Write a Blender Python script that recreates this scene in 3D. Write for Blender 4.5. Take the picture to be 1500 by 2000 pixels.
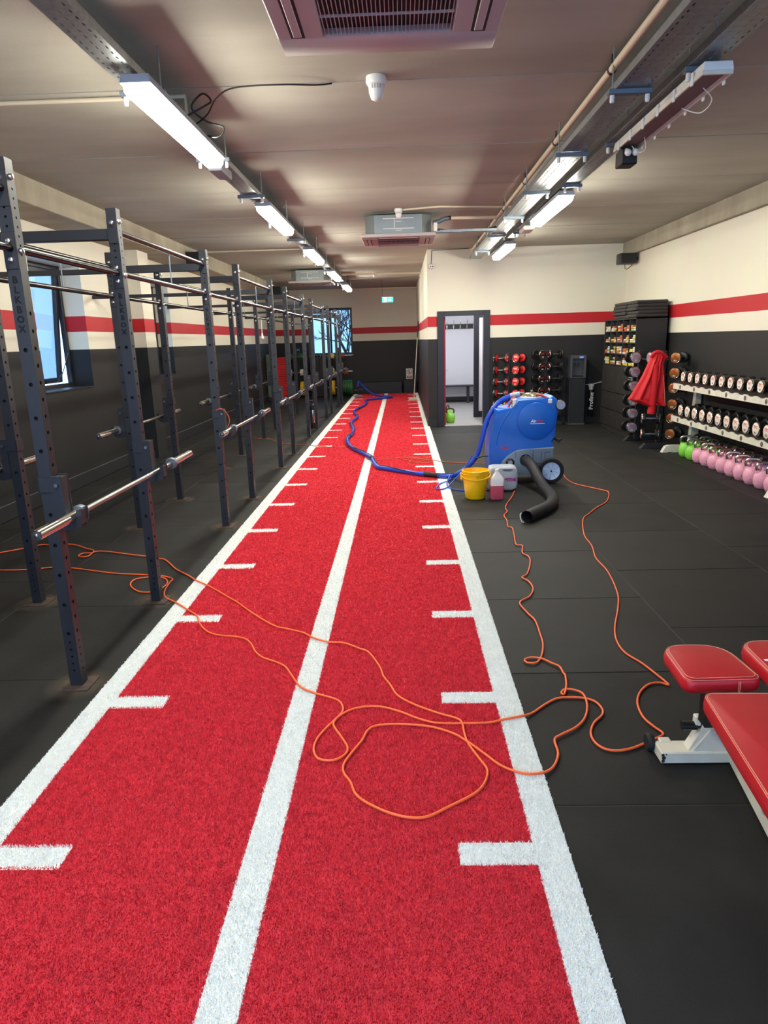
import bpy, bmesh, math, random
import numpy as np
from mathutils import Vector, Matrix
random.seed(7); rng = np.random.default_rng(7)
for o in list(bpy.data.objects): bpy.data.objects.remove(o, do_unlink=True)
SC = bpy.context.scene; COL = SC.collection
PI = math.pi

# ------------------------------------------------------------------ camera
CAM = bpy.data.cameras.new('camera'); cam = bpy.data.objects.new('camera', CAM); COL.objects.link(cam)
CAM.sensor_fit = 'VERTICAL'; CAM.sensor_height = 36.0; CAM.lens = 36.0 * 1333.48 / 2000.0
CAM.clip_start = 0.05; CAM.clip_end = 300
def camera_pose(pitch, yaw, roll, x, h):
    F = Vector((-math.sin(yaw)*math.cos(pitch), math.cos(yaw)*math.cos(pitch), -math.sin(pitch)))
    R = Vector((math.cos(yaw), math.sin(yaw), 0)); D = F.cross(R)
    R2 = R*math.cos(roll) + D*math.sin(roll); D2 = -R*math.sin(roll) + D*math.cos(roll)
    M = Matrix((R2, -D2, -F)).transposed().to_4x4(); M.translation = Vector((x, 0, h))
    return M
cam.matrix_world = camera_pose(0.2468, 0.0312, 0.0284, 0.4995, 1.6378)
SC.camera = cam

# ------------------------------------------------------------------ world, colour
W = bpy.data.worlds.new('world'); SC.world = W; W.use_nodes = True
bg = W.node_tree.nodes['Background']
bg.inputs[0].default_value = (0.35, 0.575, 0.90, 1); bg.inputs[1].default_value = 1.15
SC.view_settings.view_transform = 'Standard'; SC.view_settings.look = 'None'
SC.view_settings.exposure = 2.3; SC.view_settings.gamma = 1.0; SC.view_settings.use_curve_mapping = False
LAMP_POWER = 21.0
LAMP_COLOUR = (1.0, 0.97, 0.84)

# ------------------------------------------------------------------ materials
MATS = {}
def lin(c): return tuple(((v/255)/12.92 if v/255 <= .04045 else ((v/255+.055)/1.055)**2.4) for v in c)
def mat(name, rgb, rough=.5, metal=0.0, var=0.0, scale=8.0, bump=0.0, bscale=60.0, coat=0.0, spec=None, rgb2=None, detail=4, stretch=None, trans=0.0, alpha=1.0, emit=None, estr=0.0):
    m = bpy.data.materials.new(name); m.use_nodes = True; nt = m.node_tree; b = nt.nodes['Principled BSDF']
    c = lin(rgb) + (1,)
    b.inputs['Base Color'].default_value = c; b.inputs['Roughness'].default_value = rough; b.inputs['Metallic'].default_value = metal
    if coat: b.inputs['Coat Weight'].default_value = coat
    if spec is not None: b.inputs['Specular IOR Level'].default_value = spec
    if trans: b.inputs['Transmission Weight'].default_value = trans
    if alpha < 1: b.inputs['Alpha'].default_value = alpha
    if emit: b.inputs['Emission Color'].default_value = tuple(emit)+(1,); b.inputs['Emission Strength'].default_value = estr
    if var or bump or rgb2:
        tc = nt.nodes.new('ShaderNodeTexCoord'); vec = tc.outputs['Object']
        if stretch:
            mp = nt.nodes.new('ShaderNodeMapping'); mp.inputs['Scale'].default_value = stretch; nt.links.new(vec, mp.inputs[0]); vec = mp.outputs[0]
        if var or rgb2:
            n = nt.nodes.new('ShaderNodeTexNoise'); n.inputs['Scale'].default_value = scale; n.inputs['Detail'].default_value = detail
            nt.links.new(vec, n.inputs['Vector'])
            r = nt.nodes.new('ShaderNodeValToRGB'); r.color_ramp.elements[0].position = .3; r.color_ramp.elements[1].position = .7
            c2 = lin(rgb2) if rgb2 else tuple(min(1, v*(1+var)) for v in c[:3])
            c1 = c[:3] if rgb2 else tuple(v*(1-var) for v in c[:3])
            r.color_ramp.elements[0].color = c1+(1,); r.color_ramp.elements[1].color = c2+(1,)
            nt.links.new(n.outputs['Fac'], r.inputs[0]); nt.links.new(r.outputs[0], b.inputs['Base Color'])
        if bump:
            n2 = nt.nodes.new('ShaderNodeTexNoise'); n2.inputs['Scale'].default_value = bscale; n2.inputs['Detail'].default_value = 3
            nt.links.new(vec, n2.inputs['Vector'])
            bp = nt.nodes.new('ShaderNodeBump'); bp.inputs['Strength'].default_value = bump; bp.inputs['Distance'].default_value = .01
            nt.links.new(n2.outputs['Fac'], bp.inputs['Height']); nt.links.new(bp.outputs[0], b.inputs['Normal'])
    MATS[name] = m
    return m
def emis(name, rgb, s):
    m = bpy.data.materials.new(name); m.use_nodes = True; nt = m.node_tree; nt.nodes.clear()
    e = nt.nodes.new('ShaderNodeEmission'); e.inputs[0].default_value = tuple(rgb)+(1,); e.inputs[1].default_value = s
    o = nt.nodes.new('ShaderNodeOutputMaterial'); nt.links.new(e.outputs[0], o.inputs[0]); MATS[name] = m; return m

mat('rubber', (37, 37, 36), .6, var=.22, scale=2.2, bump=.25, bscale=220, spec=.22)
mat('rubber_b', (34, 34, 33), .64, var=.25, scale=3.1, bump=.25, bscale=220, spec=.22)
mat('subfloor', (84, 82, 77), .95)
mat('concrete', (178, 176, 163), .75, rgb2=(154, 150, 138), scale=1.1, bump=.15, bscale=90, detail=8, stretch=(.6, 1.6, 1))
mat('concrete_b', (172, 169, 156), .72, rgb2=(149, 145, 132), scale=.9, bump=.15, bscale=90, detail=8, stretch=(.5, 1.9, 1))
mat('beam', (172, 165, 146), .85, rgb2=(146, 138, 120), scale=2.2, bump=.3, bscale=30, detail=12, stretch=(1, 1.3, .45))
mat('joint', (26, 22, 19), .95)
mat('turf_red', (212, 62, 74), .95, var=.10, scale=5, bump=.5, bscale=400, spec=.1)
mat('turf_white', (236, 238, 234), .95, var=.03, scale=6, bump=.5, bscale=400, spec=.1)
mat('pile_red', (226, 66, 78), .85, var=.16, scale=30, spec=.15)
mat('pile_white', (242, 244, 241), .85, var=.05, scale=30, spec=.15)
mat('rig_black', (38, 38, 42), .42, bump=.05, bscale=300, spec=.5)
mat('rig_bar', (40, 38, 36), .22, metal=.75)
mat('void', (6, 6, 7), .9)
mat('chrome', (205, 200, 188), .16, metal=1.0)
mat('steel', (150, 150, 148), .3, metal=1.0)
mat('bolt', (205, 205, 205), .28, metal=1.0)
mat('galv', (160, 165, 165), .42, metal=.85, var=.12, scale=30)
mat('galv_dark', (112, 122, 132), .5, metal=.6)
mat('rust', (88, 66, 52), .85, rgb2=(50, 44, 40), scale=26, detail=8)
mat('plastic_black', (22, 22, 23), .4)
mat('plastic_dgrey', (48, 50, 52), .5)
mat('plastic_white', (228, 226, 218), .4)
mat('cream', (214, 200, 172), .5)
mat('lamp_body', (150, 155, 165), .5)
mat('ac_panel', (178, 166, 163), .45)
mat('ac_body', (150, 158, 156), .4, metal=.5, var=.06, scale=5)
mat('reflector', (120, 92, 92), .5)
mat('ac_dark', (24, 18, 18), .7)
mat('white_paint', (226, 222, 206), .35, rgb2=(206, 200, 184), scale=9)
mat('black_paint', (34, 34, 37), .5)
mat('door_red', (190, 30, 62), .4)
mat('vinyl_grey', (150, 150, 146), .5, var=.05, scale=3)
mat('locker_white', (226, 226, 230), .6)
mat('red_vinyl', (186, 22, 34), .38, bump=.12, bscale=500, var=.05, scale=12)
mat('stitch', (226, 170, 140), .7)
mat('orange', (246, 104, 52), .45)
mat('orange_dull', (190, 84, 50), .5)
mat('hose_blue', (34, 74, 190), .32)
mat('hose_black', (26, 27, 29), .6, bump=.2, bscale=120)
mat('tool_blue', (16, 94, 194), .34, var=.05, scale=7, bump=.05, bscale=200)
mat('tool_grey', (112, 126, 142), .5, var=.05, scale=9)
mat('yellow_plastic', (250, 196, 14), .38)
mat('jerry', (172, 178, 184), .4, bump=.04, bscale=30)
mat('purple', (170, 40, 130), .5)
mat('bottle', (232, 226, 222), .35)
mat('pink_liquid', (206, 84, 104), .3)
mat('tyre', (20, 20, 22), .7)
mat('hub', (196, 214, 244), .4)
mat('gauge_grey', (150, 156, 176), .5)
mat('red_tube', (190, 70, 66), .4)
mat('clear_dome', (150, 140, 118), .12, metal=.6)
mat('text_white', (236, 236, 236), .5)
mat('text_red', (196, 34, 40), .5)
mat('text_black', (14, 14, 15), .6)
mat('kb_green', (128, 204, 68), .42, var=.06, scale=40)
mat('kb_pink', (228, 160, 182), .45, var=.08, scale=30)
mat('kb_purple', (190, 150, 200), .45)
mat('speck', (40, 34, 36), .7)
mat('db_rubber', (20, 20, 20), .42)
mat('face_cream', (226, 212, 200), .5, var=.04, scale=40)
mat('face_red', (222, 40, 38), .42)
mat('face_dark', (30, 28, 28), .35)
mat('face_silver', (160, 154, 170), .35, metal=.3)
mat('face_gold', (150, 96, 40), .35, metal=.35)
mat('badge', (120, 104, 92), .6, rgb2=(70, 60, 52), scale=60)
mat('coat_red', (206, 20, 32), .7, bump=.2, bscale=90)
mat('cab_black', (38, 36, 34), .55, var=.12, scale=6)
mat('mat_foam', (58, 55, 54), .9, bump=.2, bscale=120)
mat('cooler_steel', (96, 96, 96), .36, metal=.6)
mat('cooler_black', (34, 35, 36), .4)
mat('screen_blue', (96, 120, 190), .3, emit=(.2, .3, .8), estr=.12)
mat('frame_dark', (30, 32, 42), .45)
mat('green_plate', (30, 90, 42), .55)
mat('yellow_plate', (236, 190, 30), .5)
mat('pale_plate', (226, 206, 130), .55)
mat('orange_plate', (150, 74, 42), .55)
mat('white_plate', (214, 214, 208), .5)
mat('step_red', (206, 44, 48), .6)
mat('green_wall', (96, 108, 92), .6)
mat('hedge_green', (44, 56, 44), .9, var=.4, scale=20, bump=1.0, bscale=30)
mat('sign_white', (236, 226, 222), .5)
mat('sign_red', (168, 28, 36), .5)
mat('screen_teal', (40, 190, 196), .4, emit=(.10, .72, .72), estr=.16)
mat('screen_white', (245, 250, 250), .4, emit=(.9, 1, 1), estr=.2)
mat('broom_wood', (206, 204, 190), .5)
mat('card_a', (204, 186, 60), .6); mat('card_b', (180, 84, 70), .6); mat('card_c', (206, 204, 194), .6); mat('card_d', (188, 112, 60), .6); mat('card_e', (150, 190, 110), .6); mat('card_f', (170, 176, 200), .6)
emis('lamp_glow', LAMP_COLOUR, LAMP_POWER)
emis('room_lamp', (.94, .95, 1.0), 9.0)

def wall_material(name, x_dirt=.05):
    # painted bands: black, cream, red, cream (flat paint; heights in metres above the floor)
    m = bpy.data.materials.new(name); m.use_nodes = True; nt = m.node_tree; b = nt.nodes['Principled BSDF']
    g = nt.nodes.new('ShaderNodeNewGeometry'); s = nt.nodes.new('ShaderNodeSeparateXYZ'); nt.links.new(g.outputs['Position'], s.inputs[0])
    mr = nt.nodes.new('ShaderNodeMath'); mr.operation = 'DIVIDE'; mr.inputs[1].default_value = 4.0; nt.links.new(s.outputs[2], mr.inputs[0])
    r = nt.nodes.new('ShaderNodeValToRGB'); r.color_ramp.interpolation = 'CONSTANT'
    cr = r.color_ramp; cr.elements[0].position = 0; cr.elements[0].color = lin((38, 38, 38))+(1,)
    cr.elements[1].position = 1.624/4; cr.elements[1].color = lin((232, 227, 208))+(1,)
    e = cr.elements.new(1.829/4); e.color = lin((190, 34, 42))+(1,)
    e = cr.elements.new(2.03/4); e.color = lin((232, 227, 208))+(1,)
    nt.links.new(mr.outputs[0], r.inputs[0])
    n = nt.nodes.new('ShaderNodeTexNoise'); n.inputs['Scale'].default_value = 1.4; n.inputs['Detail'].default_value = 5; nt.links.new(g.outputs['Position'], n.inputs['Vector'])
    mx = nt.nodes.new('ShaderNodeMix'); mx.data_type = 'RGBA'; mx.blend_type = 'MULTIPLY'; mx.inputs[0].default_value = .12
    nt.links.new(r.outputs[0], mx.inputs[6]); nt.links.new(n.outputs['Color'], mx.inputs[7]); nt.links.new(mx.outputs[2], b.inputs['Base Color'])
    n2 = nt.nodes.new('ShaderNodeTexNoise'); n2.inputs['Scale'].default_value = 60; nt.links.new(g.outputs['Position'], n2.inputs['Vector'])
    bp = nt.nodes.new('ShaderNodeBump'); bp.inputs['Strength'].default_value = .06; bp.inputs['Distance'].default_value = .01
    nt.links.new(n2.outputs['Fac'], bp.inputs['Height']); nt.links.new(bp.outputs[0], b.inputs['Normal'])
    b.inputs['Roughness'].default_value = .55; b.inputs['Specular IOR Level'].default_value = .35
    MATS[name] = m
wall_material('wall_paint')
def glass_material(name, tint, refl):
    m = bpy.data.materials.new(name); m.use_nodes = True; nt = m.node_tree; nt.nodes.clear()
    t = nt.nodes.new('ShaderNodeBsdfTransparent'); t.inputs[0].default_value = tint+(1,)
    g = nt.nodes.new('ShaderNodeBsdfGlossy'); g.inputs[0].default_value = (.9, .95, 1, 1); g.inputs['Roughness'].default_value = .02
    fr = nt.nodes.new('ShaderNodeLayerWeight'); fr.inputs[0].default_value = .5
    pw = nt.nodes.new('ShaderNodeMath'); pw.operation = 'POWER'; pw.inputs[1].default_value = 2.5; ml = nt.nodes.new('ShaderNodeMath'); ml.operation = 'MULTIPLY_ADD'; ml.inputs[1].default_value = refl; ml.inputs[2].default_value = .04
    nt.links.new(fr.outputs['Facing'], pw.inputs[0]); nt.links.new(pw.outputs[0], ml.inputs[0])
    mx = nt.nodes.new('ShaderNodeMixShader'); o = nt.nodes.new('ShaderNodeOutputMaterial')
    nt.links.new(ml.outputs[0], mx.inputs[0]); nt.links.new(t.outputs[0], mx.inputs[1]); nt.links.new(g.outputs[0], mx.inputs[2]); nt.links.new(mx.outputs[0], o.inputs[0])
    MATS[name] = m
glass_material('pane_glass', (.95, .97, 1.0), .8); glass_material('pane_dimmed', (.52, .58, .62), .9)  # tint added to dim the bright sky through left and far windows
def stain_material():
    m = bpy.data.materials.new('dust_stain'); m.use_nodes = True; nt = m.node_tree; b = nt.nodes['Principled BSDF']
    tc = nt.nodes.new('ShaderNodeTexCoord'); n = nt.nodes.new('ShaderNodeTexNoise'); n.inputs['Scale'].default_value = 14; n.inputs['Detail'].default_value = 6
    nt.links.new(tc.outputs['Object'], n.inputs['Vector'])
    ln = nt.nodes.new('ShaderNodeVectorMath'); ln.operation = 'LENGTH'; nt.links.new(tc.outputs['Object'], ln.inputs[0])
    mr = nt.nodes.new('ShaderNodeMapRange'); mr.inputs[1].default_value = .06; mr.inputs[2].default_value = .17; mr.inputs[3].default_value = 1; mr.inputs[4].default_value = 0
    nt.links.new(ln.outputs['Value'], mr.inputs[0])
    mu = nt.nodes.new('ShaderNodeMath'); mu.operation = 'MULTIPLY'; nt.links.new(mr.outputs[0], mu.inputs[0]); nt.links.new(n.outputs['Fac'], mu.inputs[1])
    mu2 = nt.nodes.new('ShaderNodeMath'); mu2.operation = 'MULTIPLY'; mu2.inputs[1].default_value = .8; nt.links.new(mu.outputs[0], mu2.inputs[0])
    nt.links.new(mu2.outputs[0], b.inputs['Alpha']); b.inputs['Base Color'].default_value = lin((98, 86, 72))+(1,); b.inputs['Roughness'].default_value = .95
    MATS['dust_stain'] = m
stain_material()

# ------------------------------------------------------------------ mesh helpers
class B:
    """collects shapes into one bmesh"""
    def __init__(s): s.bm = bmesh.new()
    def box(s, x0, x1, y0, y1, z0, z1, bev=0.0, seg=1, M=None):
        bm = s.bm
        vs = [bm.verts.new((x, y, z)) for z in (z0, z1) for y in (y0, y1) for x in (x0, x1)]
        fs = [bm.faces.new([vs[i] for i in q]) for q in ((0,2,3,1),(4,5,7,6),(0,1,5,4),(2,6,7,3),(0,4,6,2),(1,3,7,5))]
        nv = vs
        if bev:
            es = list({e for f in fs for e in f.edges})
            r = bmesh.ops.bevel(bm, geom=es, offset=bev, segments=seg, affect='EDGES', profile=.5)
            nv = [v for v in vs if v.is_valid] + r['verts']
        if M is not None: bmesh.ops.transform(bm, matrix=M, verts=list(set(nv)))
        return s
    def cyl(s, p, q, r, n=16, r2=None, cap=True):
        p, q = Vector(p), Vector(q); r2 = r if r2 is None else r2
        d = (q-p).normalized(); a = d.orthogonal().normalized(); b = d.cross(a); bm = s.bm
        A = [bm.verts.new(p + (a*math.cos(2*PI*i/n)+b*math.sin(2*PI*i/n))*r) for i in range(n)]
        C = [bm.verts.new(q + (a*math.cos(2*PI*i/n)+b*math.sin(2*PI*i/n))*r2) for i in range(n)]
        for i in range(n): bm.faces.new((A[i], A[(i+1) % n], C[(i+1) % n], C[i]))
        if cap: bm.faces.new(A[::-1]); bm.faces.new(C)
        return s
    def lathe(s, prof, p=(0,0,0), d=(0,0,1), n=24, sx=1.0, sy=1.0, up=None):
        p = Vector(p); d = Vector(d).normalized(); a = Vector(up) if up else d.orthogonal().normalized(); b = d.cross(a); bm = s.bm
        rings = []
        for r, h in prof:
            if r < 1e-6: rings.append([bm.verts.new(p+d*h)])
            else: rings.append([bm.verts.new(p+d*h+(a*math.cos(2*PI*i/n)*sx+b*math.sin(2*PI*i/n)*sy)*r) for i in range(n)])
        for R, S in zip(rings, rings[1:]):
            if len(R) == 1 and len(S) == 1: continue
            for i in range(n):
                j = (i+1) % n
                if len(R) == 1: bm.faces.new((R[0], S[j], S[i]))
                elif len(S) == 1: bm.faces.new((R[i], R[j], S[0]))
                else: bm.faces.new((R[i], R[j], S[j], S[i]))
        return s
    def tube(s, pts, r, n=8, closed=False, caps=True):
        P = [Vector(p) for p in pts]; bm = s.bm; m = len(P)
        rr = r if isinstance(r, (list, tuple)) else [r]*m
        rings = []; a = None
        for i in range(m):
            t = (P[(i+1) % m]-P[i-1]) if closed else (P[min(i+1, m-1)]-P[max(i-1, 0)])
            if t.length < 1e-9: t = Vector((0, 0, 1))
            t.normalize()
            if a is None: a = t.orthogonal().normalized()
            a = (a - t*a.dot(t));
            if a.length < 1e-6: a = t.orthogonal()
            a.normalize(); b = t.cross(a)
            rings.append([bm.verts.new(P[i]+(a*math.cos(2*PI*k/n)+b*math.sin(2*PI*k/n))*rr[i]) for k in range(n)])
        for i in range(m if closed else m-1):
            R, S = rings[i], rings[(i+1) % m]
            for k in range(n): bm.faces.new((R[k], R[(k+1) % n], S[(k+1) % n], S[k]))
        if not closed and caps: bm.faces.new(rings[0][::-1]); bm.faces.new(rings[-1])
        return s
    def prism(s, poly, o, u, v, w, depth, bev=0.0, seg=2):
        """polygon (u,v) extruded along w by depth from origin o"""
        o, u, v, w = Vector(o), Vector(u), Vector(v), Vector(w); bm = s.bm
        A = [bm.verts.new(o+u*x+v*y) for x, y in poly]; C = [bm.verts.new(o+u*x+v*y+w*depth) for x, y in poly]; n = len(poly)
        f1 = bm.faces.new(A); f2 = bm.faces.new(C[::-1])
        for i in range(n): bm.faces.new((A[i], C[i], C[(i+1) % n], A[(i+1) % n]))
        if bev:
            es = list(set(f1.edges) | set(f2.edges)); bmesh.ops.bevel(bm, geom=es, offset=bev, segments=seg, affect='EDGES', profile=.5)
        return s
    def quad(s, a, b, c, d): s.bm.faces.new([s.bm.verts.new(p) for p in (a, b, c, d)]); return s
    def poly(s, pts): s.bm.faces.new([s.bm.verts.new(p) for p in pts]); return s
    def holed(s, o, u, v, w, h, hx, hy, n=10, depth=.004, cx=0, cy=0, tri=None):
        """rectangular cell centred at o (unit u,v; size w*h) with an elliptical hole hx,hy; rim goes back along -u x v"""
        o, u, v = Vector(o), Vector(u), Vector(v); bm = s.bm; nn = u.cross(v)
        ang = sorted([2*PI*(k+.5)/n for k in range(n)] + [math.atan2(sy*h, sx*w) % (2*PI) for sx in (1, -1) for sy in (1, -1)])
        out = []; inn = []; rim = []
        for a in ang:
            c, t = math.cos(a), math.sin(a); k = min((w/2)/abs(c) if abs(c) > 1e-9 else 1e9, (h/2)/abs(t) if abs(t) > 1e-9 else 1e9)
            out.append(bm.verts.new(o+u*c*k+v*t*k)); e = o+u*(cx+hx*c)+v*(cy+hy*t); inn.append(bm.verts.new(e)); rim.append(bm.verts.new(e-nn*depth))
        m = len(ang)
        for i in range(m):
            j = (i+1) % m; bm.faces.new((out[i], out[j], inn[j], inn[i])); bm.faces.new((inn[i], inn[j], rim[j], rim[i]))
        return s
    def mesh(s, name, smooth=None, recalc=True):
        if recalc: bmesh.ops.recalc_face_normals(s.bm, faces=s.bm.faces[:])
        if smooth is not None:
            for f in s.bm.faces: f.smooth = True
            for e in s.bm.edges:
                if len(e.link_faces) == 2 and e.calc_face_angle(0) > math.radians(smooth): e.smooth = False
        me = bpy.data.meshes.new(name); s.bm.to_mesh(me); s.bm.free(); return me
def obj(name, b, m, parent=None, smooth=None, loc=None, label=None, kind=None):
    me = b.mesh(name, smooth) if isinstance(b, B) else b
    if m and not me.materials: me.materials.append(MATS[m])
    o = bpy.data.objects.new(name, me); COL.objects.link(o)
    if parent is not None:
        o.parent = parent
        if loc is not None: o.location = loc
        elif parent.get('_root'): o.location = -Vector(parent.location)     # geometry is written in world metres
    elif loc is not None: o.location = loc
    if label: o['label'] = label
    if kind: o['kind'] = kind
    return o
def thing(name, label, cat, loc=(0,0,0), group=None, rotz=0.0, local=False):
    o = bpy.data.objects.new(name, None); COL.objects.link(o); o.location = loc; o.empty_display_size = .1
    o.rotation_euler = (0, 0, rotz)
    o['label'] = label; o['category'] = cat
    if group: o['group'] = group
    if not local: o['_root'] = 1
    return o
def tag(o, label, cat, group=None):
    o['label'] = label; o['category'] = cat
    if group: o['group'] = group
    return o
def struct(name, b, m, smooth=None, parent=None):
    o = obj(name, b, m, parent, smooth)
    if parent is None: o['kind'] = 'structure'
    return o
def copy_thing(root, loc, label, rotz=None, group=None):
    def cp(o, par):
        c = o.copy(); COL.objects.link(c); c.parent = par
        for ch in list(KIDS.get(o.name, [])): cp(ch, c)
        return c
    r = cp(root, None); r.location = loc; r['label'] = label
    if rotz is not None: r.rotation_euler = (0, 0, rotz)
    if group: r['group'] = group
    return r
KIDS = {}
def index_kids(root):
    def rec(o):
        KIDS[o.name] = [c for c in bpy.data.objects if c.parent == o]
        for c in KIDS[o.name]: rec(c)
    rec(root)
def catmull(pts, k=6):
    P = [Vector(p) for p in pts]; out = []
    for i in range(len(P)-1):
        p0 = P[max(i-1, 0)]; p1 = P[i]; p2 = P[i+1]; p3 = P[min(i+2, len(P)-1)]
        for j in range(k):
            t = j/k; out.append(.5*((2*p1)+(p2-p0)*t+(2*p0-5*p1+4*p2-p3)*t*t+(3*p1-p0-3*p2+p3)*t**3))
    out.append(P[-1]); return out
def text_mesh(body, size, extr=.0006, shear=0.0, bold=0.0):
    cu = bpy.data.curves.new('lettering', 'FONT'); cu.body = body; cu.size = size; cu.extrude = extr; cu.shear = shear; cu.offset = bold
    cu.align_x = 'CENTER'; cu.align_y = 'CENTER'; cu.resolution_u = 2
    o = bpy.data.objects.new('lettering', cu); COL.objects.link(o)
    dg = bpy.context.evaluated_depsgraph_get(); me = bpy.data.meshes.new_from_object(o.evaluated_get(dg))
    bpy.data.objects.remove(o, do_unlink=True); bpy.data.curves.remove(cu); me.materials.clear(); me.name = 'lettering'
    return me
def place_text(name, me, m, o, u, v, parent, fresh=False):
    """letters lie in the plane (u right, v up) at world point o"""
    if fresh or not me.materials: me.materials.append(MATS[m])
    t = bpy.data.objects.new(name, me); COL.objects.link(t); u, v = Vector(u).normalized(), Vector(v).normalized()
    M = Matrix((u, v, u.cross(v))).transposed().to_4x4(); M.translation = Vector(o)
    t.parent = parent
    base = Vector(parent.location) if parent.get('_root') else Vector((0, 0, 0))
    M.translation -= base
    t.matrix_local = M
    return t
UNITS = ['first', 'second', 'third', 'fourth', 'fifth', 'sixth', 'seventh', 'eighth', 'ninth']
ORD = ['first','second','third','fourth','fifth','sixth','seventh','eighth','ninth','tenth','eleventh','twelfth','thirteenth','fourteenth','fifteenth','sixteenth','seventeenth','eighteenth','nineteenth','twentieth'] + ['twenty-'+u for u in UNITS]
# ================================================================== SETTING
XL, XR, YM, YF, YB, ZC = -3.45, 4.6, 13.15, 22.1, -1.6, 3.2
TX = 1.013                                               # half width of the turf
fl = struct('floor', B().box(XL, XR, YB, YF, -.12, -.0045), 'subfloor')
def mats_in(x0, x1, y0, y1, off):
    y = off
    while y > y0: y -= 1.0
    k = 0
    while y < y1-.01:
        a, b = max(y, y0), min(y+1.0, y1); y += 1.0
        if b-a < .03: continue
        o = obj('rubber_mat', B().box(x0+.002, x1-.002, a+.002, b-.002, -.02, rng.uniform(-.0012, 0), bev=.003), 'rubber' if rng.random() < .55 else 'rubber_b', fl)
for (x0, x1, off) in ((TX, 2.0, 2.134), (2.0, 3.01, 2.655), (3.01, 4.02, 2.16), (4.02, XR, 2.66)): mats_in(x0, x1, .1, YM, off)
for (x0, x1, off) in ((-2.04, -TX, 3.135), (-3.05, -2.04, 2.64), (XL, -3.05, 3.14)): mats_in(x0, x1, .1, YF, off)
for (x0, x1) in ((TX, XR), (XL, -TX)): obj('rubber_mat', B().box(x0+.002, x1-.002, YB, .098, -.02, -.0005), 'rubber', fl)

# ceiling of precast planks with open joints
ce = struct('ceiling', B().box(XL, XR, YB, YF, ZC+.03, ZC+.2), 'joint')
y = 4.77-1.53*6
i = 0
while y < YF:
    a, b = max(y, YB)+.0095, min(y+1.53, YF)-.0095
    if b > a: obj('ceiling_plank', B().box(XL, XR, a, b, ZC+rng.uniform(0, .004), ZC+.04), ('concrete', 'concrete_b')[i % 2], ce)
    y += 1.53; i += 1

# walls
def wall_y(name, x0, x1, y0, y1, z0, z1, holes, m='wall_paint'):
    """wall that runs along Y, holes = (y0,y1,z0,z1)"""
    b = B(); c = y0
    for (h0, h1, q0, q1) in sorted(holes):
        b.box(x0, x1, c, h0, z0, z1); b.box(x0, x1, h0, h1, z0, q0); b.box(x0, x1, h0, h1, q1, z1); c = h1
    b.box(x0, x1, c, y1, z0, z1)
    return struct(name, b, m)
def wall_x(name, y0, y1, x0, x1, z0, z1, holes, m='wall_paint'):
    b = B(); c = x0
    for (h0, h1, q0, q1) in sorted(holes):
        b.box(c, h0, y0, y1, z0, z1)
        if q0 > z0: b.box(h0, h1, y0, y1, z0, q0)
        b.box(h0, h1, y0, y1, q1, z1); c = h1
    b.box(c, x1, y0, y1, z0, z1)
    return struct(name, b, m)
W1 = (7.58, 8.8, 1.17, 2.62); W2 = (10.86, 12.08, 1.17, 2.62); W3 = (-2.42, -1.02, 1.21, 2.65)
wall_y('wall_left', XL-.32, XL, YB-.3, YF+.32, -.02, ZC+.2, [W1, W2])
wall_y('wall_right', XR, XR+.25, YB-.3, YF+.32, -.02, ZC+.2, [])
wall_x('wall_far', YF, YF+.32, XL, XR, -.02, ZC+.2, [W3])
wall_x('wall_middle', YM, YM+.14, 1.0, XR, -.02, ZC+.01, [(1.24, 2.09, -.02, 2.08)])
wall_y('wall_corridor', 1.0, 1.14, YM+.14, YF, -.02, ZC+.01, [])
RW = [(-3.1, -.65, .1, 2.9), (-.5, 1.95, .1, 2.9), (2.1, 4.4, .1, 2.9)]
wall_x('wall_rear', YB-.3, YB, XL, XR, -.02, ZC+.2, RW)
struct('trim_1', B().box(XL, -2.95, YB, YF, 2.965, ZC+.03, bev=.006), 'beam')
struct('trim_2', B().box(4.52, XR, YB, YM, 2.965, ZC+.03, bev=.006), 'beam')
struct('trim_3', B().box(XL, -3.2, 10.145, 10.56, 0, 2.965), 'wall_paint')
struct('baseboard_left', B().box(XL, XL+.035, YB, 10.145, 0, .165, bev=.008).box(XL, XL+.035, 10.56, YF, 0, .165, bev=.008), 'black_paint')
struct('baseboard_middle', B().box(1.01, 1.17, YM-.015, YM, 0, .12, bev=.003).box(2.16, XR, YM-.015, YM, 0, .12, bev=.003), 'black_paint')
struct('baseboard_corridor', B().box(.985, 1.0, YM, YF, 0, .12, bev=.003), 'black_paint')

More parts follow.
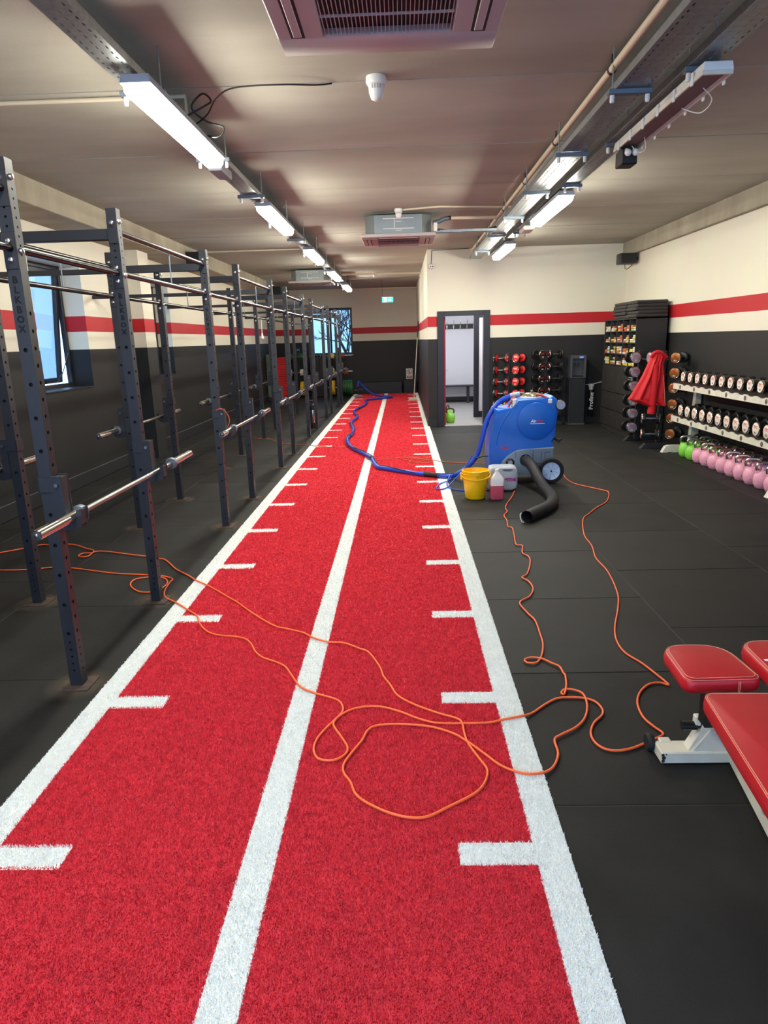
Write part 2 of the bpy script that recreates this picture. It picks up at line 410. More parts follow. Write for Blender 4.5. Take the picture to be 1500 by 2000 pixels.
# windows
def window_left(n, w, openang):
    y0, y1, z0, z1 = w; x = XL-.25
    f = B()
    for (a, b_, c, d) in ((y0, y1, z0, z0+.05), (y0, y1, z1-.05, z1), (y0, y0+.05, z0+.05, z1-.05), (y1-.05, y1, z0+.05, z1-.05)): f.box(x-.06, x, a, b_, c, d, bev=.004)
    fr = struct('window_%d' % n, f, 'frame_dark')
    obj('window_sill', B().box(x, XL+.01, y0, y1, z0-.015, z0+.004, bev=.003), 'frame_dark', fr)
    M = Matrix.Translation((x-.03, 0, z1-.05)) @ Matrix.Rotation(openang, 4, 'Y') @ Matrix.Translation((-(x-.03), 0, -(z1-.05)))
    s = B()
    for (a, b_, c, d) in ((y0+.055, y1-.055, z0+.055, z0+.115), (y0+.055, y1-.055, z1-.115, z1-.055), (y0+.055, y0+.115, z0+.115, z1-.115), (y1-.115, y1-.055, z0+.115, z1-.115)): s.box(x-.055, x-.005, a, b_, c, d, bev=.004, M=M)
    sa = obj('sash', s, 'frame_dark', fr)
    obj('pane', B().box(x-.034, x-.026, y0+.11, y1-.11, z0+.11, z1-.11, M=M), 'pane_dimmed', sa)
    h = B().box(x-.004, x+.03, y1-.5, y1-.48, z0+.075, z0+.09, M=M); h.cyl((x+.03, y1-.49, z0+.08), (x+.05, y1-.42, z0+.17), .008)
    obj('window_handle', h, 'plastic_black', sa)
    st = B(); st.tube([(x, y1-.06, z0+.42), (x-.06, y1-.07, z0+.26), (x-.13, y1-.08, z0+.1)], .006)
    obj('stay_arm', st, 'steel', fr)
window_left(1, W1, .085); window_left(2, W2, 0.0)
def window_x(n, y, w, lights, depth=.06, glass='pane_glass'):
    x0, x1, z0, z1 = w; f = B(); t = .07
    for (a, b_, c, d) in ((x0, x1, z0, z0+t), (x0, x1, z1-t, z1), (x0, x0+t, z0+t, z1-t), (x1-t, x1, z0+t, z1-t)): f.box(a, b_, y, y+depth, c, d, bev=.004)
    fr = struct('window_%d' % n, f, 'frame_dark')
    wdt = (x1-x0-2*t)/lights
    for k in range(1, lights): obj('mullion', B().box(x0+t+wdt*k-.03, x0+t+wdt*k+.03, y+.005, y+depth-.005, z0+t, z1-t, bev=.003), 'frame_dark', fr)
    for k in range(lights): obj('pane', B().box(x0+t+wdt*k+(.03 if k else 0), x0+t+wdt*(k+1)-(.03 if k < lights-1 else 0), y+.026, y+.034, z0+t, z1-t), glass, fr)
    return fr
wf = window_x(3, YF+.18, W3, 2, glass='pane_dimmed')
obj('window_sill', B().box(W3[0], W3[1], YF-.01, YF+.2, W3[2]-.012, W3[2]+.004), 'plastic_white', wf)
for k, w in enumerate(RW): window_x(4+k, YB-.2, w, 2)

# doorway to the changing room
d1 = struct('door_1', B().box(1.175, 1.30, YM-.03, YM+.17, 0, 2.12, bev=.004).box(2.035, 2.15, YM-.03, YM+.17, 0, 2.12, bev=.004).box(1.30, 2.035, YM-.03, YM+.17, 2.035, 2.12, bev=.004), 'frame_dark')
lf = obj('door_leaf', B().box(1.3, 1.335, YM+.13, YM+.9, .01, 2.03, bev=.002), 'door_red', d1)
hd = B(); hd.cyl((1.335, YM+.8, 1.02), (1.38, YM+.8, 1.02), .01).tube([(1.38, YM+.8, 1.02), (1.385, YM+.76, 1.02), (1.385, YM+.66, 1.02)], .009)
obj('door_handle', hd, 'chrome', lf, 40)
struct('floor_locker_room', B().box(1.14, XR, YM+.02, 18.3, -.02, .001), 'vinyl_grey')
struct('wall_locker_back', B().box(1.14, XR, 18.2, 18.35, 0, 2.7), 'locker_white')
struct('wall_locker_left', B().box(1.141, 1.2, YM+.3, 18.2, 0, 2.7), 'locker_white')
struct('wall_locker_right', B().box(3.6, 3.7, YM+.2, 18.2, 0, 2.7), 'locker_white')
struct('ceiling_locker_room', B().box(1.14, XR, YM+.14, 18.35, 2.66, 2.72), 'locker_white')
struct('baseboard_locker', B().box(1.2, 3.6, 18.18, 18.2, 0, .14), 'black_paint')
d2 = struct('door_2', B().box(2.0, 2.1, 14.52, 14.62, 0, 2.12, bev=.004).box(2.86, 2.95, 14.52, 14.62, 0, 2.12, bev=.004).box(2.1, 2.86, 14.52, 14.62, 2.04, 2.12, bev=.004).box(2.1, 2.86, 14.53, 14.6, .0, .13), 'frame_dark')
obj('door_panel', B().box(2.1, 2.86, 14.55, 14.585, .13, 2.04), 'locker_white', d2)
struct('wall_locker_partition', B().box(2.95, 3.6, 14.53, 14.62, 0, 2.7).box(2.0, 2.95, 14.53, 14.62, 2.12, 2.7), 'locker_white')
for yl, lb in ((13.75, 'bright white ceiling light just inside the changing room door'), (16.2, 'bright white ceiling light over the changing room floor')):
    rl = thing('ceiling_panel_light', lb, 'light', (1.75, yl, 2.655))
    obj('light_frame', B().box(1.45, 2.05, yl-.3, yl+.3, 2.645, 2.66), 'plastic_white', rl)
    obj('diffuser', B().box(1.48, 2.02, yl-.27, yl+.27, 2.638, 2.645), 'room_lamp', rl)

# ================================================================== TURF
turf = thing('turf_track', 'long red artificial turf lane with white edge lines and distance ticks', 'turf', (0, 9.5, 0))
obj('turf_backing', B().box(-TX, TX, YB+.02, 21.68, -.0195, .003), 'turf_red', turf)
LW = .112                                                # width of the edge lines
CL = (-.052, .057)
stripes = [(-TX, -TX+LW, YB+.02, 21.68), (TX-LW, TX, YB+.02, 21.68), (CL[0], CL[1], YB+.02, 21.68)]
for nm, k in (('edge_line', 0), ('edge_line', 1), ('centre_line', 2)):
    s = stripes[k]; obj(nm, B().box(*s, .003, .0045), 'turf_white', turf)
ticks = []
for k in range(-3, 20):
    yc = 1.893+k
    ticks += [(TX-LW-.247, TX-LW, yc-.05, yc+.05), (-TX+LW, -TX+LW+.255, yc-.05-.01, yc+.05-.01)]
for s in ticks: obj('distance_tick', B().box(*s, .003, .0045), 'turf_white', turf)
def is_white(x, y):
    w = (np.abs(x) > TX-LW) | ((x > CL[0]) & (x < CL[1]))
    k = np.round(y-1.893); dy = np.abs(y-1.893-k)
    w |= (dy < .05) & (k < 20) & (((x > TX-LW-.247) & (x < TX)) | ((x < -TX+LW+.255) & (x > -TX)))
    return w
def pile(x, y, h, wd, lean):
    n = len(x); a = rng.uniform(0, 2*PI, n); la = rng.uniform(0, 2*PI, n); ll = h*lean*rng.uniform(.2, 1, n)
    P = np.empty((n, 3, 3), np.float32); hw = wd*.5
    P[:, 0] = np.stack([x-np.cos(a)*hw, y-np.sin(a)*hw, np.full(n, .003)], 1)
    P[:, 1] = np.stack([x+np.cos(a)*hw, y+np.sin(a)*hw, np.full(n, .003)], 1)
    P[:, 2] = np.stack([x+np.cos(la)*ll, y+np.sin(la)*ll, .003+h], 1)
    return P.reshape(-1, 3)
def tri_mesh(name, V):
    n = len(V)//3; me = bpy.data.meshes.new(name); me.vertices.add(len(V)); me.vertices.foreach_set('co', V.ravel())
    me.loops.add(len(V)); me.loops.foreach_set('vertex_index', np.arange(len(V), dtype=np.int32))
    me.polygons.add(n); me.polygons.foreach_set('loop_start', np.arange(0, len(V), 3, dtype=np.int32)); me.update(calc_edges=True); return me
red, white = [], []
ys = np.linspace(.6, 21.68, 400); wy = .0040*np.maximum(1, ys/2.6); dn = 1.35/wy**2                     # blades get wider and fewer with distance
for i in range(len(ys)-1):
    y0, y1, wd, h = ys[i], ys[i+1], wy[i], .0088
    n = int(dn[i]*(y1-y0)*2*TX); x = rng.uniform(-TX, TX, n); yy = rng.uniform(y0, y1, n)
    w = is_white(x+rng.normal(0, .0025, n), yy+rng.normal(0, .0025, n)); hh = h*rng.uniform(.55, 1.1, n)
    white.append(pile(x[w], yy[w], hh[w], wd, .8)); red.append(pile(x[~w], yy[~w], hh[~w], wd, .8))
for nm, L, m in (('red_pile', red, 'pile_red'), ('white_pile', white, 'pile_white')):
    o = obj(nm, tri_mesh(nm, np.concatenate(L)), m, turf); o['kind'] = 'stuff'
# ================================================================== CEILING SERVICES
def batten(name, label, x, y0, lit=True):
    t = thing(name, label, 'light', (x, y0+.75, 2.85), 'ceiling batten lights')
    L = 1.5
    b = B(); prof = [(-.078, 2.915), (-.07, 2.955), (.07, 2.955), (.078, 2.915)]
    b.prism([(p[0], p[1]) for p in prof], (x, y0, 0), (1, 0, 0), (0, 0, 1), (0, 1, 0), L, bev=.004)
    obj('housing', b, 'lamp_body' if lit else 'plastic_white', t, 30)
    if not lit:
        obj('reflector', B().box(x-.06, x+.06, y0+.03, y0+L-.03, 2.9135, 2.916), 'reflector', t)
        obj('rim', B().box(x-.079, x-.066, y0+.004, y0+L-.004, 2.896, 2.918, bev=.002).box(x+.066, x+.079, y0+.004, y0+L-.004, 2.896, 2.918, bev=.002).box(x-.066, x+.066, y0+.004, y0+.02, 2.896, 2.918, bev=.002).box(x-.066, x+.066, y0+L-.02, y0+L-.004, 2.896, 2.918, bev=.002), 'white_paint', t)
        return t
    d = B(); pr = [(-.068, 2.914), (-.066, 2.88), (-.045, 2.855), (.045, 2.855), (.066, 2.88), (.068, 2.914)]
    d.prism(pr, (x, y0+.015, 0), (1, 0, 0), (0, 0, 1), (0, 1, 0), L-.03, bev=.008)
    obj('diffuser', d, 'lamp_glow' if lit else 'ac_panel', t, 40)
    for yy in (y0+.2, y0+L-.2):
        obj('hanger_rod', B().cyl((x, yy, 2.955), (x, yy, 2.975), .012), 'galv_dark', t)
    return t
for k in range(6):
    lab = ['bright batten light above and behind the camera under the left tray', 'nearest and largest lit batten light under the left cable tray', 'second lit batten light from the camera under the left tray', 'third lit batten light from the camera under the left tray', 'fourth lit batten light from the camera, beside the far ceiling unit', 'farthest small lit batten light at the end of the left tray'][k]
    batten('batten_light', lab, -.80, .53+3.26*k)
for k in range(2):
    batten('batten_light', ['nearer lit batten light under the right cable trays', 'farther lit batten light by the cream wall above the door'][k], 2.09, 7.02+3.4*k)
dead = batten('batten_light', 'unlit batten light with loose clips and cables under right tray', 2.13, 3.93, False)
for k in range(6):
    yy = 4.05+k*.25
    for s in (-1, 1): obj('clip', B().box(2.13+s*.082-.005, 2.13+s*.082+.005, yy-.012, yy+.012, 2.88, 2.945, bev=.003), 'plastic_white', dead)
obj('dangling_wire', B().tube(catmull([(2.16, 4.18, 2.91), (2.24, 4.25, 2.87), (2.24, 4.4, 2.85), (2.17, 4.5, 2.905)]), .003, 6), 'plastic_white', dead)
obj('dangling_wire', B().tube(catmull([(2.16, 5.1, 2.91), (2.19, 5.16, 2.85), (2.17, 5.24, 2.85), (2.14, 5.3, 2.905)]), .003, 6), 'plastic_white', dead)
cl = thing('projector_lamp', 'small black box with two bulbs at end of the unlit batten', 'lamp', (2.13, 5.33, 2.8))
obj('box', B().box(2.075, 2.185, 5.30, 5.45, 2.79, 2.894, bev=.006), 'plastic_black', cl)
for s in (-1, 1): obj('bulb', B().lathe([(0, -.045), (.016, -.04), (.024, -.02), (.02, 0), (.012, .012), (.012, .03)], (2.13+s*.026, 5.27, 2.865), (0, .6, .4), 12), 'plastic_white', cl, 60)

def tray(label, x0, x1, y0, y1, z, struts, sx0, sx1, rows=3, pitch=.06):
    t = thing('cable_tray', label, 'cable tray', ((x0+x1)/2, y0, z))
    b = B(); n = int((y1-y0)/pitch); w = (x1-x0)/rows
    for i in range(n):
        for r in range(rows): b.holed((x0+w*(r+.5), y0+pitch*(i+.5), z), (0, 1, 0), (1, 0, 0), pitch, w, .017, .0055, n=4, depth=.001)
    obj('tray_floor', b, 'galv', t)
    f = B().box(x0-.002, x0, y0, y1, z, z+.045).box(x0-.002, x0+.012, y0, y1, z+.043, z+.045).box(x1, x1+.002, y0, y1, z, z+.045).box(x1-.012, x1+.002, y0, y1, z+.043, z+.045)
    obj('tray_flange', f, 'galv', t)
    ca = B()
    for k in range(3):
        xx = x0+w*(k+.5)*rows/3
        ca.tube([(xx+rng.uniform(-.01, .01), y0+(y1-y0)*j/14, z+.016) for j in range(15)], .008, 6)
    obj('cable', ca, 'plastic_black', t, 60)
    for yy in struts:
        s = obj('hanger_strut', B().box(sx0, sx1, yy-.02, yy+.02, z-.032, z-.003, bev=.003), 'galv_dark', t)
        for xx in (sx0+.025, sx1-.025):
            obj('threaded_rod', B().cyl((xx, yy, z-.04), (xx, yy, ZC+.001), .005, 6), 'galv', s)
            obj('rod_cap', B().lathe([(0, -.075), (.011, -.072), (.013, -.06), (.013, -.033)], (xx, yy, z), (0, 0, 1), 10), 'plastic_white', s, 60)
    return t
tray('left perforated cable tray running above the row of lit battens', -.955, -.815, YB+.1, 19.6, 2.99, [1.3, 2.75, 4.13, 5.55, 6.89, 8.35, 9.75, 11.2, 12.6, 14.1, 15.5, 17.0, 18.5], -1.0, -.75)
tray('wide perforated cable tray hung beside the white ceiling pipe', 1.755, 1.945, YB+.1, 12.9, 2.99, [1.5, 2.95, 4.4, 5.77, 7.17, 8.57, 10.0, 11.7], 1.71, 1.96, rows=4)
tray('narrower right cable tray above the right batten lights', 2.04, 2.18, YB+.1, 12.4, 2.99, [2.7, 4.1, 5.54, 6.9, 8.58, 9.77, 11.3], 2.02, 2.2)
pp = thing('ceiling_pipe', 'cream conduit pipe running along the ceiling beside the wide tray', 'pipe', (1.74, YB, 3.12))
obj('pipe', B().cyl((1.735, YB, 3.12), (1.775, 12.9, 3.12), .021, 16), 'cream', pp, 60)
for yy in (2.95, 4.5, 6.0, 7.4, 8.85, 10.25, 11.7):
    xx = 1.735+.04*(yy+3)/15.9
    obj('pipe_clip', B().lathe([(.021, -.012), (.026, -.012), (.026, .012), (.021, .012)], (xx, yy, 3.12), (0, 1, 0), 16).cyl((xx, yy, 3.14), (xx, yy, ZC), .005, 6), 'plastic_black', pp)

def cassette(label, x0, y0, fins=True):
    S = .945; t = thing('ceiling_air_conditioner', label, 'air conditioner', (x0+S/2, y0+S/2, 2.9), 'ceiling cassette units')
    bd = [(.05, .17), (.17, .05), (S-.17, .05), (S-.05, .17), (S-.05, S-.17), (S-.17, S-.05), (.17, S-.05), (.05, S-.17)]
    cs = obj('casing', B().prism(bd, (x0, y0, 2.945), (1, 0, 0), (0, 1, 0), (0, 0, 1), .225, bev=.004), 'ac_body', t)
    rb = B()
    for z in (3.0, 3.12): rb.box(x0+.28, x0+.67, y0+.044, y0+.051, z, z+.008)
    rb.box(x0+.42, x0+.428, y0+.044, y0+.051, 3.0, 3.12).box(x0+.44, x0+.52, y0+.044, y0+.051, 3.085, 3.092).box(x0+.44, x0+.52, y0+.044, y0+.051, 2.98, 2.986)
    obj('pressed_rib', rb, 'plastic_white', cs)
    fr = B(); c0, c1 = x0+.2, x0+S-.2; r0, r1 = y0+.2, y0+S-.2
    fr.box(x0, x0+S, y0, y0+.2, 2.9, 2.945, bev=.012, seg=2).box(x0, x0+S, y0+S-.2, y0+S, 2.9, 2.945, bev=.012, seg=2).box(x0, c0, y0+.19, y0+S-.19, 2.9, 2.945, bev=.006).box(c1, x0+S, y0+.19, y0+S-.19, 2.9, 2.945, bev=.006)
    pn = obj('panel', fr, 'ac_panel', t, 30)
    obj('grille_well', B().box(c0-.01, c1+.01, r0-.01, r1+.01, 2.932, 2.938), 'ac_dark', pn)
    for k, (a, b_, c, d) in enumerate(((x0+.2, x0+S-.2, y0+.06, y0+.12), (x0+.2, x0+S-.2, y0+S-.12, y0+S-.06), (x0+.06, x0+.12, y0+.2, y0+S-.2), (x0+S-.12, x0+S-.06, y0+.2, y0+S-.2))):
        if k == 1 and y0 < 5: continue                       # closed flap on the nearest unit
        obj('air_slot', B().box(a, b_, c, d, 2.8985, 2.9005), 'ac_dark', pn)
        if k < 2: obj('louvre', B().box(a+.02, b_-.02, c+.012, d-.012, 2.893, 2.8985, bev=.002), 'ac_panel', pn)
        else: obj('louvre', B().box(a+.012, b_-.012, c+.02, d-.02, 2.893, 2.8985, bev=.002), 'ac_panel', pn)
    if fins:
        gb = obj('grille_crossbar', B().box(c0, c1, r0+.17, r0+.176, 2.903, 2.912), 'ac_panel', pn)
        obj('grille_crossbar', B().box(c0, c1, r1-.176, r1-.17, 2.903, 2.912), 'ac_panel', pn)
        n = 32; me = None
        for i in range(n):
            xx = c0+(c1-c0)*(i+.5)/n
            if me is None: me = B().box(-.0016, .0016, r0, r1, 2.901, 2.911).mesh('grille_fin'); me.materials.append(MATS['ac_panel'])
            o = obj('grille_fin', me, None, pn); o.location = Vector((xx, 0, 0))
    return t
cassette('large ceiling air conditioner at the top edge above the turf', -.003, 2.575)
cassette('ceiling air conditioner with grey casing hanging over the middle of turf', .02, 9.23)
cassette('farthest ceiling air conditioner, over the left rack', -1.95, 15.7)
# pipes of the middle unit
cp = thing('air_conditioner_pipework', 'condensate pipe and small tray leading right from middle air conditioner', 'pipe', (1.3, 9.35, 3.1))
obj('flexible_elbow', B().tube(catmull([(.93, 9.3, 3.06), (1.0, 9.3, 3.07), (1.07, 9.3, 3.1), (1.14, 9.3, 3.11)]), .026, 12), 'galv_dark', cp, 60)
obj('pipe', B().cyl((1.14, 9.3, 3.11), (1.75, 9.36, 3.11), .02, 12), 'cream', cp, 60)
obj('pipe_collar', B().cyl((1.13, 9.3, 3.11), (1.16, 9.3, 3.11), .026, 12), 'plastic_black', cp)
obj('side_tray', B().box(.97, 1.75, 9.38, 9.46, 2.95, 2.955).box(.97, 1.75, 9.38, 9.384, 2.95, 2.985), 'galv', cp)
obj('black_cable', B().tube(catmull([(.95, 9.36, 2.99), (1.05, 9.4, 2.985), (1.2, 9.42, 2.965), (1.45, 9.42, 2.967), (1.6, 9.42, 2.975), (1.75, 9.41, 3.0)]), .014, 8), 'plastic_black', cp, 60)
ju = thing('junction_box', 'small white junction box on the side of the middle air conditioner', 'junction box', (.955, 9.28, 2.98)); obj('box', B().box(.94, .985, 9.22, 9.3, 2.95, 3.05, bev=.004), 'plastic_white', ju)

def detector(name, label, x, y, s=1.0):
    t = thing(name, label, 'smoke detector', (x, y, ZC))
    obj('base', B().lathe([(0, 0), (.062*s, 0), (.064*s, -.03*s), (.058*s, -.045*s), (.05*s, -.048*s)], (x, y, ZC), (0, 0, 1), 24), 'plastic_white', t, 40)
    obj('sensor_head', B().lathe([(.05*s, -.046*s), (.046*s, -.09*s), (.034*s, -.122*s), (.018*s, -.132*s), (0, -.132*s)], (x, y, ZC), (0, 0, 1), 24), 'plastic_white', t, 50)
    for k in range(4):
        a = -PI/2+(k-1.5)*.35
        obj('vent_slot', B().box(-.004, .004, -.001, .001, -.012*s, .012*s, M=Matrix.Translation((x+math.cos(a)*.0495*s, y+math.sin(a)*.0495*s, ZC-.062*s)) @ Matrix.Rotation(a+PI/2, 4, 'Z')), 'ac_panel', t)
    return t
detector('smoke_detector', 'white conical smoke detector on the ceiling just beyond nearest air conditioner', .38, 4.70)
detector('smoke_detector', 'small white smoke detector above the middle air conditioner', .50, 9.08, .8)
detector('smoke_detector', 'tiny far smoke detector on the ceiling of the far end', -.1, 17.0, .9)
def run(name, label, pts, r, m='cream', cat='conduit'):
    o = obj(name, B().tube(pts, r, 8), m, None, 60); tag(o, label, cat); return o
run('ceiling_conduit', 'cream conduit on the ceiling from second smoke detector to the trays', [(.56, 9.08, 3.188), (1.0, 8.95, 3.188), (1.9, 9.12, 3.188)], .012)
run('ceiling_conduit', 'cream conduit on the ceiling left of the nearest lit batten', [(-2.9, 4.86, 3.185), (-1.24, 4.86, 3.185), (-.85, 4.86, 3.185), (-.85, 4.86, 3.05)], .013)
run('ceiling_conduit', 'cream conduit crossing the ceiling above the left speaker', [(-2.94, 12.4, 3.186), (-.95, 12.4, 3.186)], .012)
run('ceiling_conduit', 'pale pipe crossing the far corridor ceiling', [(-.82, 16.3, 3.1), (.99, 16.45, 3.1)], .02)
run('ceiling_conduit', 'thin dark cable run crossing the far corridor ceiling', [(-.8, 17.4, 3.08), (0, 17.45, 3.09), (.99, 17.5, 3.09)], .014, 'steel')
run('ceiling_conduit', 'farthest cream conduit above the exit sign', [(-.88, 20.6, 3.08), (.99, 20.6, 3.08)], .012)
run('ceiling_cable', 'thin black cable sagging from the nearest batten along the ceiling joint', catmull([(-.80, 4.86, 3.02), (-.7, 4.8, 3.06), (-.62, 4.72, 3.12), (-.5, 4.7, 3.17), (-.2, 4.66, 3.165), (.0, 4.72, 3.175), (.1, 4.77, 3.196)]), .005, 'plastic_black', 'cable')
run('cable_loop', 'looped black cable beside the nearest lit batten', catmull([(-.82, 4.7, 3.02), (-.7, 4.72, 3.08), (-.66, 4.75, 3.12), (-.72, 4.78, 3.17), (-.8, 4.8, 3.1), (-.72, 4.84, 3.03), (-.62, 4.86, 3.0), (-.66, 4.88, 2.95), (-.78, 4.9, 2.97)]), .006, 'plastic_black', 'cable')
em = thing('emergency_light', 'small grey emergency unit with green dot on the left tray', 'emergency light', (-.885, 5.75, 2.95)); obj('case', B().box(-.94, -.83, 5.62, 5.95, 2.92, 2.985, bev=.008), 'lamp_body', em)
obj('indicator', B().lathe([(0, -.006), (.006, -.003), (.007, 0)], (-.84, 5.93, 2.92), (0, 0, 1), 8), 'kb_green', em)
em2 = thing('emergency_light', 'small emergency light between the two right lit battens', 'emergency light', (2.1, 9.3, 2.93)); obj('case', B().box(2.03, 2.17, 9.0, 9.35, 2.9, 2.95, bev=.012), 'plastic_white', em2)

# speakers, camera, signs
def speaker(label, x0, x1, y0, y1, z0, z1, axis):
    t = thing('wall_speaker', label, 'speaker', ((x0+x1)/2, (y0+y1)/2, z0))
    obj('cabinet', B().box(x0, x1, y0, y1, z0, z1, bev=.015, seg=2), 'plastic_dgrey', t, 30)
    if axis == 'y': obj('grille', B().box(x0+.015, x1-.015, y0-.004, y0+.002, z0+.015, z1-.015, bev=.002), 'plastic_black', t)
    else: obj('grille', B().box(x1-.002, x1+.004, y0+.015, y1-.015, z0+.015, z1-.015, bev=.002), 'plastic_black', t)
    return t
s = speaker('dark grey wall speaker in the right corner above shelving', 4.27, 4.55, 12.45, 12.7, 2.79, 2.965, 'y')
obj('bracket', B().box(4.5, 4.6, 12.55, 12.62, 2.85, 2.9), 'plastic_black', s)
obj('speaker_cable', B().tube(catmull([(4.38, 12.55, 2.79), (4.39, 12.56, 2.72), (4.45, 12.6, 2.72), (4.55, 12.66, 2.8)]), .005, 6), 'plastic_black', s)
speaker('dark grey speaker on the left beam behind third rack post', -2.95, -2.7, 11.6, 11.95, 2.86, 3.1, 'y')
speaker('far dark speaker on the left beam behind the fourth bay', -2.95, -2.7, 19.2, 19.6, 2.88, 3.12, 'y')
cv = thing('security_camera', 'white dome camera high on the cream wall corner by the door', 'camera', (1.075, YM-.03, 2.91))
obj('body', B().lathe([(0, .0), (.045, 0), (.05, -.02), (.045, -.05), (.03, -.07), (0, -.075)], (1.075, YM, 2.91), (0, 1, 0), 20), 'plastic_white', cv, 40)
for s in (-1, 1): obj('lens', B().cyl((1.075+s*.018, YM-.076, 2.905), (1.075+s*.018, YM-.06, 2.905), .012, 10), 'plastic_black', cv)
obj('camera_cable', B().tube(catmull([(1.075, YM-.01, 2.96), (1.08, YM-.012, 3.05), (1.085, YM-.012, 3.14), (1.1, YM-.015, 3.18), (1.3, YM-.02, 3.185), (1.75, YM-.1, 3.185)]), .005, 6), 'plastic_black', cv)
ex = thing('exit_sign', 'teal hanging exit sign with white arrow near the far wall', 'exit sign', (.16, 19.0, 2.6))
obj('top_rail', B().box(.01, .315, 18.985, 19.015, 2.725, 2.745, bev=.003), 'plastic_white', ex)
obj('sign_plate', B().box(.013, .312, 18.996, 19.004, 2.607, 2.725), 'screen_teal', ex)
obj('door_symbol', B().box(.052, .135, 18.994, 18.9965, 2.609, 2.722), 'screen_white', ex)
rm = B().lathe([(0, -.001), (.008, -.001), (.008, .001), (0, .001)], (.098, 18.993, 2.695), (0, 1, 0), 10).box(.088, .106, 18.992, 18.9942, 2.655, 2.686, M=None).box(.078, .09, 18.992, 18.9942, 2.625, 2.66).box(.1, .112, 18.992, 18.9942, 2.622, 2.66)
obj('running_figure', rm, 'green_plate', ex)
obj('arrow', B().prism([(.165, 2.655), (.215, 2.655), (.215, 2.628), (.275, 2.667), (.215, 2.706), (.215, 2.679), (.165, 2.679)], (0, 18.9935, 0), (1, 0, 0), (0, 0, 1), (0, 1, 0), .002), 'screen_white', ex)
obj('hanging_wire', B().cyl((.03, 19, 2.745), (.03, 19, ZC), .003, 6), 'plastic_black', ex)
ns = thing('prohibition_sign', 'white prohibition sign with crossed circle on the far black wall', 'sign', (.74, YF-.01, .414))
obj('board', B().box(.637, .841, YF-.008, YF-.001, .415, .74, bev=.002), 'sign_white', ns)
ring = B().lathe([(.067, 0), (.08, 0), (.08, .002), (.067, .002)], (.739, YF-.0085, .635), (0, -1, 0), 28)
ring.box(-.07, .07, -.001, .001, -.006, .006, M=Matrix.Translation((.739, YF-.0095, .635)) @ Matrix.Rotation(PI/4, 4, 'Y'))
obj('crossed_circle', ring, 'face_dark', ns)
fg = B().lathe([(0, 0), (.012, 0), (.012, .001), (0, .001)], (.735, YF-.009, .668), (0, -1, 0), 10).box(.725, .748, YF-.0098, YF-.0085, .62, .655).box(.712, .728, YF-.0098, YF-.0085, .592, .625).box(.742, .764, YF-.0098, YF-.0085, .6, .62)
obj('figure', fg, 'face_dark', ns)
obj('red_panel', B().box(.66, .82, YF-.0095, YF-.008, .436, .512), 'sign_red', ns)
obj('text_line', B().box(.68, .8, YF-.0102, YF-.0094, .485, .497), 'sign_white', ns); obj('text_line', B().box(.69, .79, YF-.0102, YF-.0094, .452, .464), 'sign_white', ns)
# ================================================================== RIG
AY = [1.22, 3.053, 4.19, 6.045, 7.21, 9.05, 10.17, 11.935, 13.083, 14.902, 15.987, 17.859, 18.886]   # front faces of the posts
AX, BX, PW, PH = -1.125, -1.922, .06, 2.416              # right faces of the two rows, section, height
def post_mesh():
    b = B()
    small_lo = [(.09+.0375*i, .0055) for i in range(5)]; small_hi = [(2.035+.0375*i, .0055) for i in range(9)]
    front = small_lo + [(.287+.15*i, .0098) for i in range(10)] + small_hi
    side = small_lo + [(.293+.075*i, .0092) for i in range(21)] + small_hi
    def face(o, u, holes):
        # u = horizontal direction of the face; cells stacked in z
        zs = [0.0]; cells = []
        for i, (z, r) in enumerate(holes):
            lo = (z+holes[i-1][0])/2 if i else z-.02; hi = (z+holes[i+1][0])/2 if i < len(holes)-1 else z+.019
            lo = max(lo, z-.07); hi = min(hi, z+.07)
            cells.append((lo, hi, z, r))
        c = 0.0
        for lo, hi, z, r in cells:
            if lo-c > 1e-4: b.quad(o+Vector((0, 0, c)), o+u*PW+Vector((0, 0, c)), o+u*PW+Vector((0, 0, lo)), o+Vector((0, 0, lo)))
            b.holed(o+u*PW/2+Vector((0, 0, (lo+hi)/2)), u, (0, 0, 1), PW, hi-lo, r, r, n=10, depth=.004, cy=z-(lo+hi)/2); c = hi
        b.quad(o+Vector((0, 0, c)), o+u*PW+Vector((0, 0, c)), o+u*PW+Vector((0, 0, PH)), o+Vector((0, 0, PH)))
    face(Vector((-PW, 0, 0)), Vector((1, 0, 0)), front); face(Vector((0, PW, 0)), Vector((-1, 0, 0)), front)
    face(Vector((0, 0, 0)), Vector((0, 1, 0)), side); face(Vector((-PW, PW, 0)), Vector((0, -1, 0)), side)
    b.quad((-PW, 0, PH), (0, 0, PH), (0, PW, PH), (-PW, PW, PH))
    return b.mesh('post', recalc=False)
PM = post_mesh(); PM.materials.append(MATS['rig_black'])
BASE = B().box(-.105, .045, -.045, .105, 0, .008, bev=.002).mesh('base_plate'); BASE.materials.append(MATS['rust'])
STAIN = B().box(-.2, .2, -.19, .19, 0, .0008).mesh('dust_patch'); STAIN.materials.append(MATS['dust_stain'])
BOLT = B().lathe([(0, -.010), (.009, -.0095), (.0125, -.006), (.013, 0)], (0, 0, 0), (0, 1, 0), 12).mesh('bolt', 50); BOLT.materials.append(MATS['bolt'])
NUT = B().lathe([(0, .012), (.009, .011), (.0125, .006), (.013, 0)], (0, 0, 0), (1, 0, 0), 12).mesh('bolt', 50); NUT.materials.append(MATS['bolt'])
PLATE = B().box(-PW, 0, -.005, 0, 1.975, 2.125, bev=.0015).mesh('bar_bracket'); PLATE.materials.append(MATS['rig_black'])
PLATE2 = B().box(-PW, 0, -.005, 0, 2.225, 2.365, bev=.0015).mesh('bar_bracket'); PLATE2.materials.append(MATS['rig_black'])
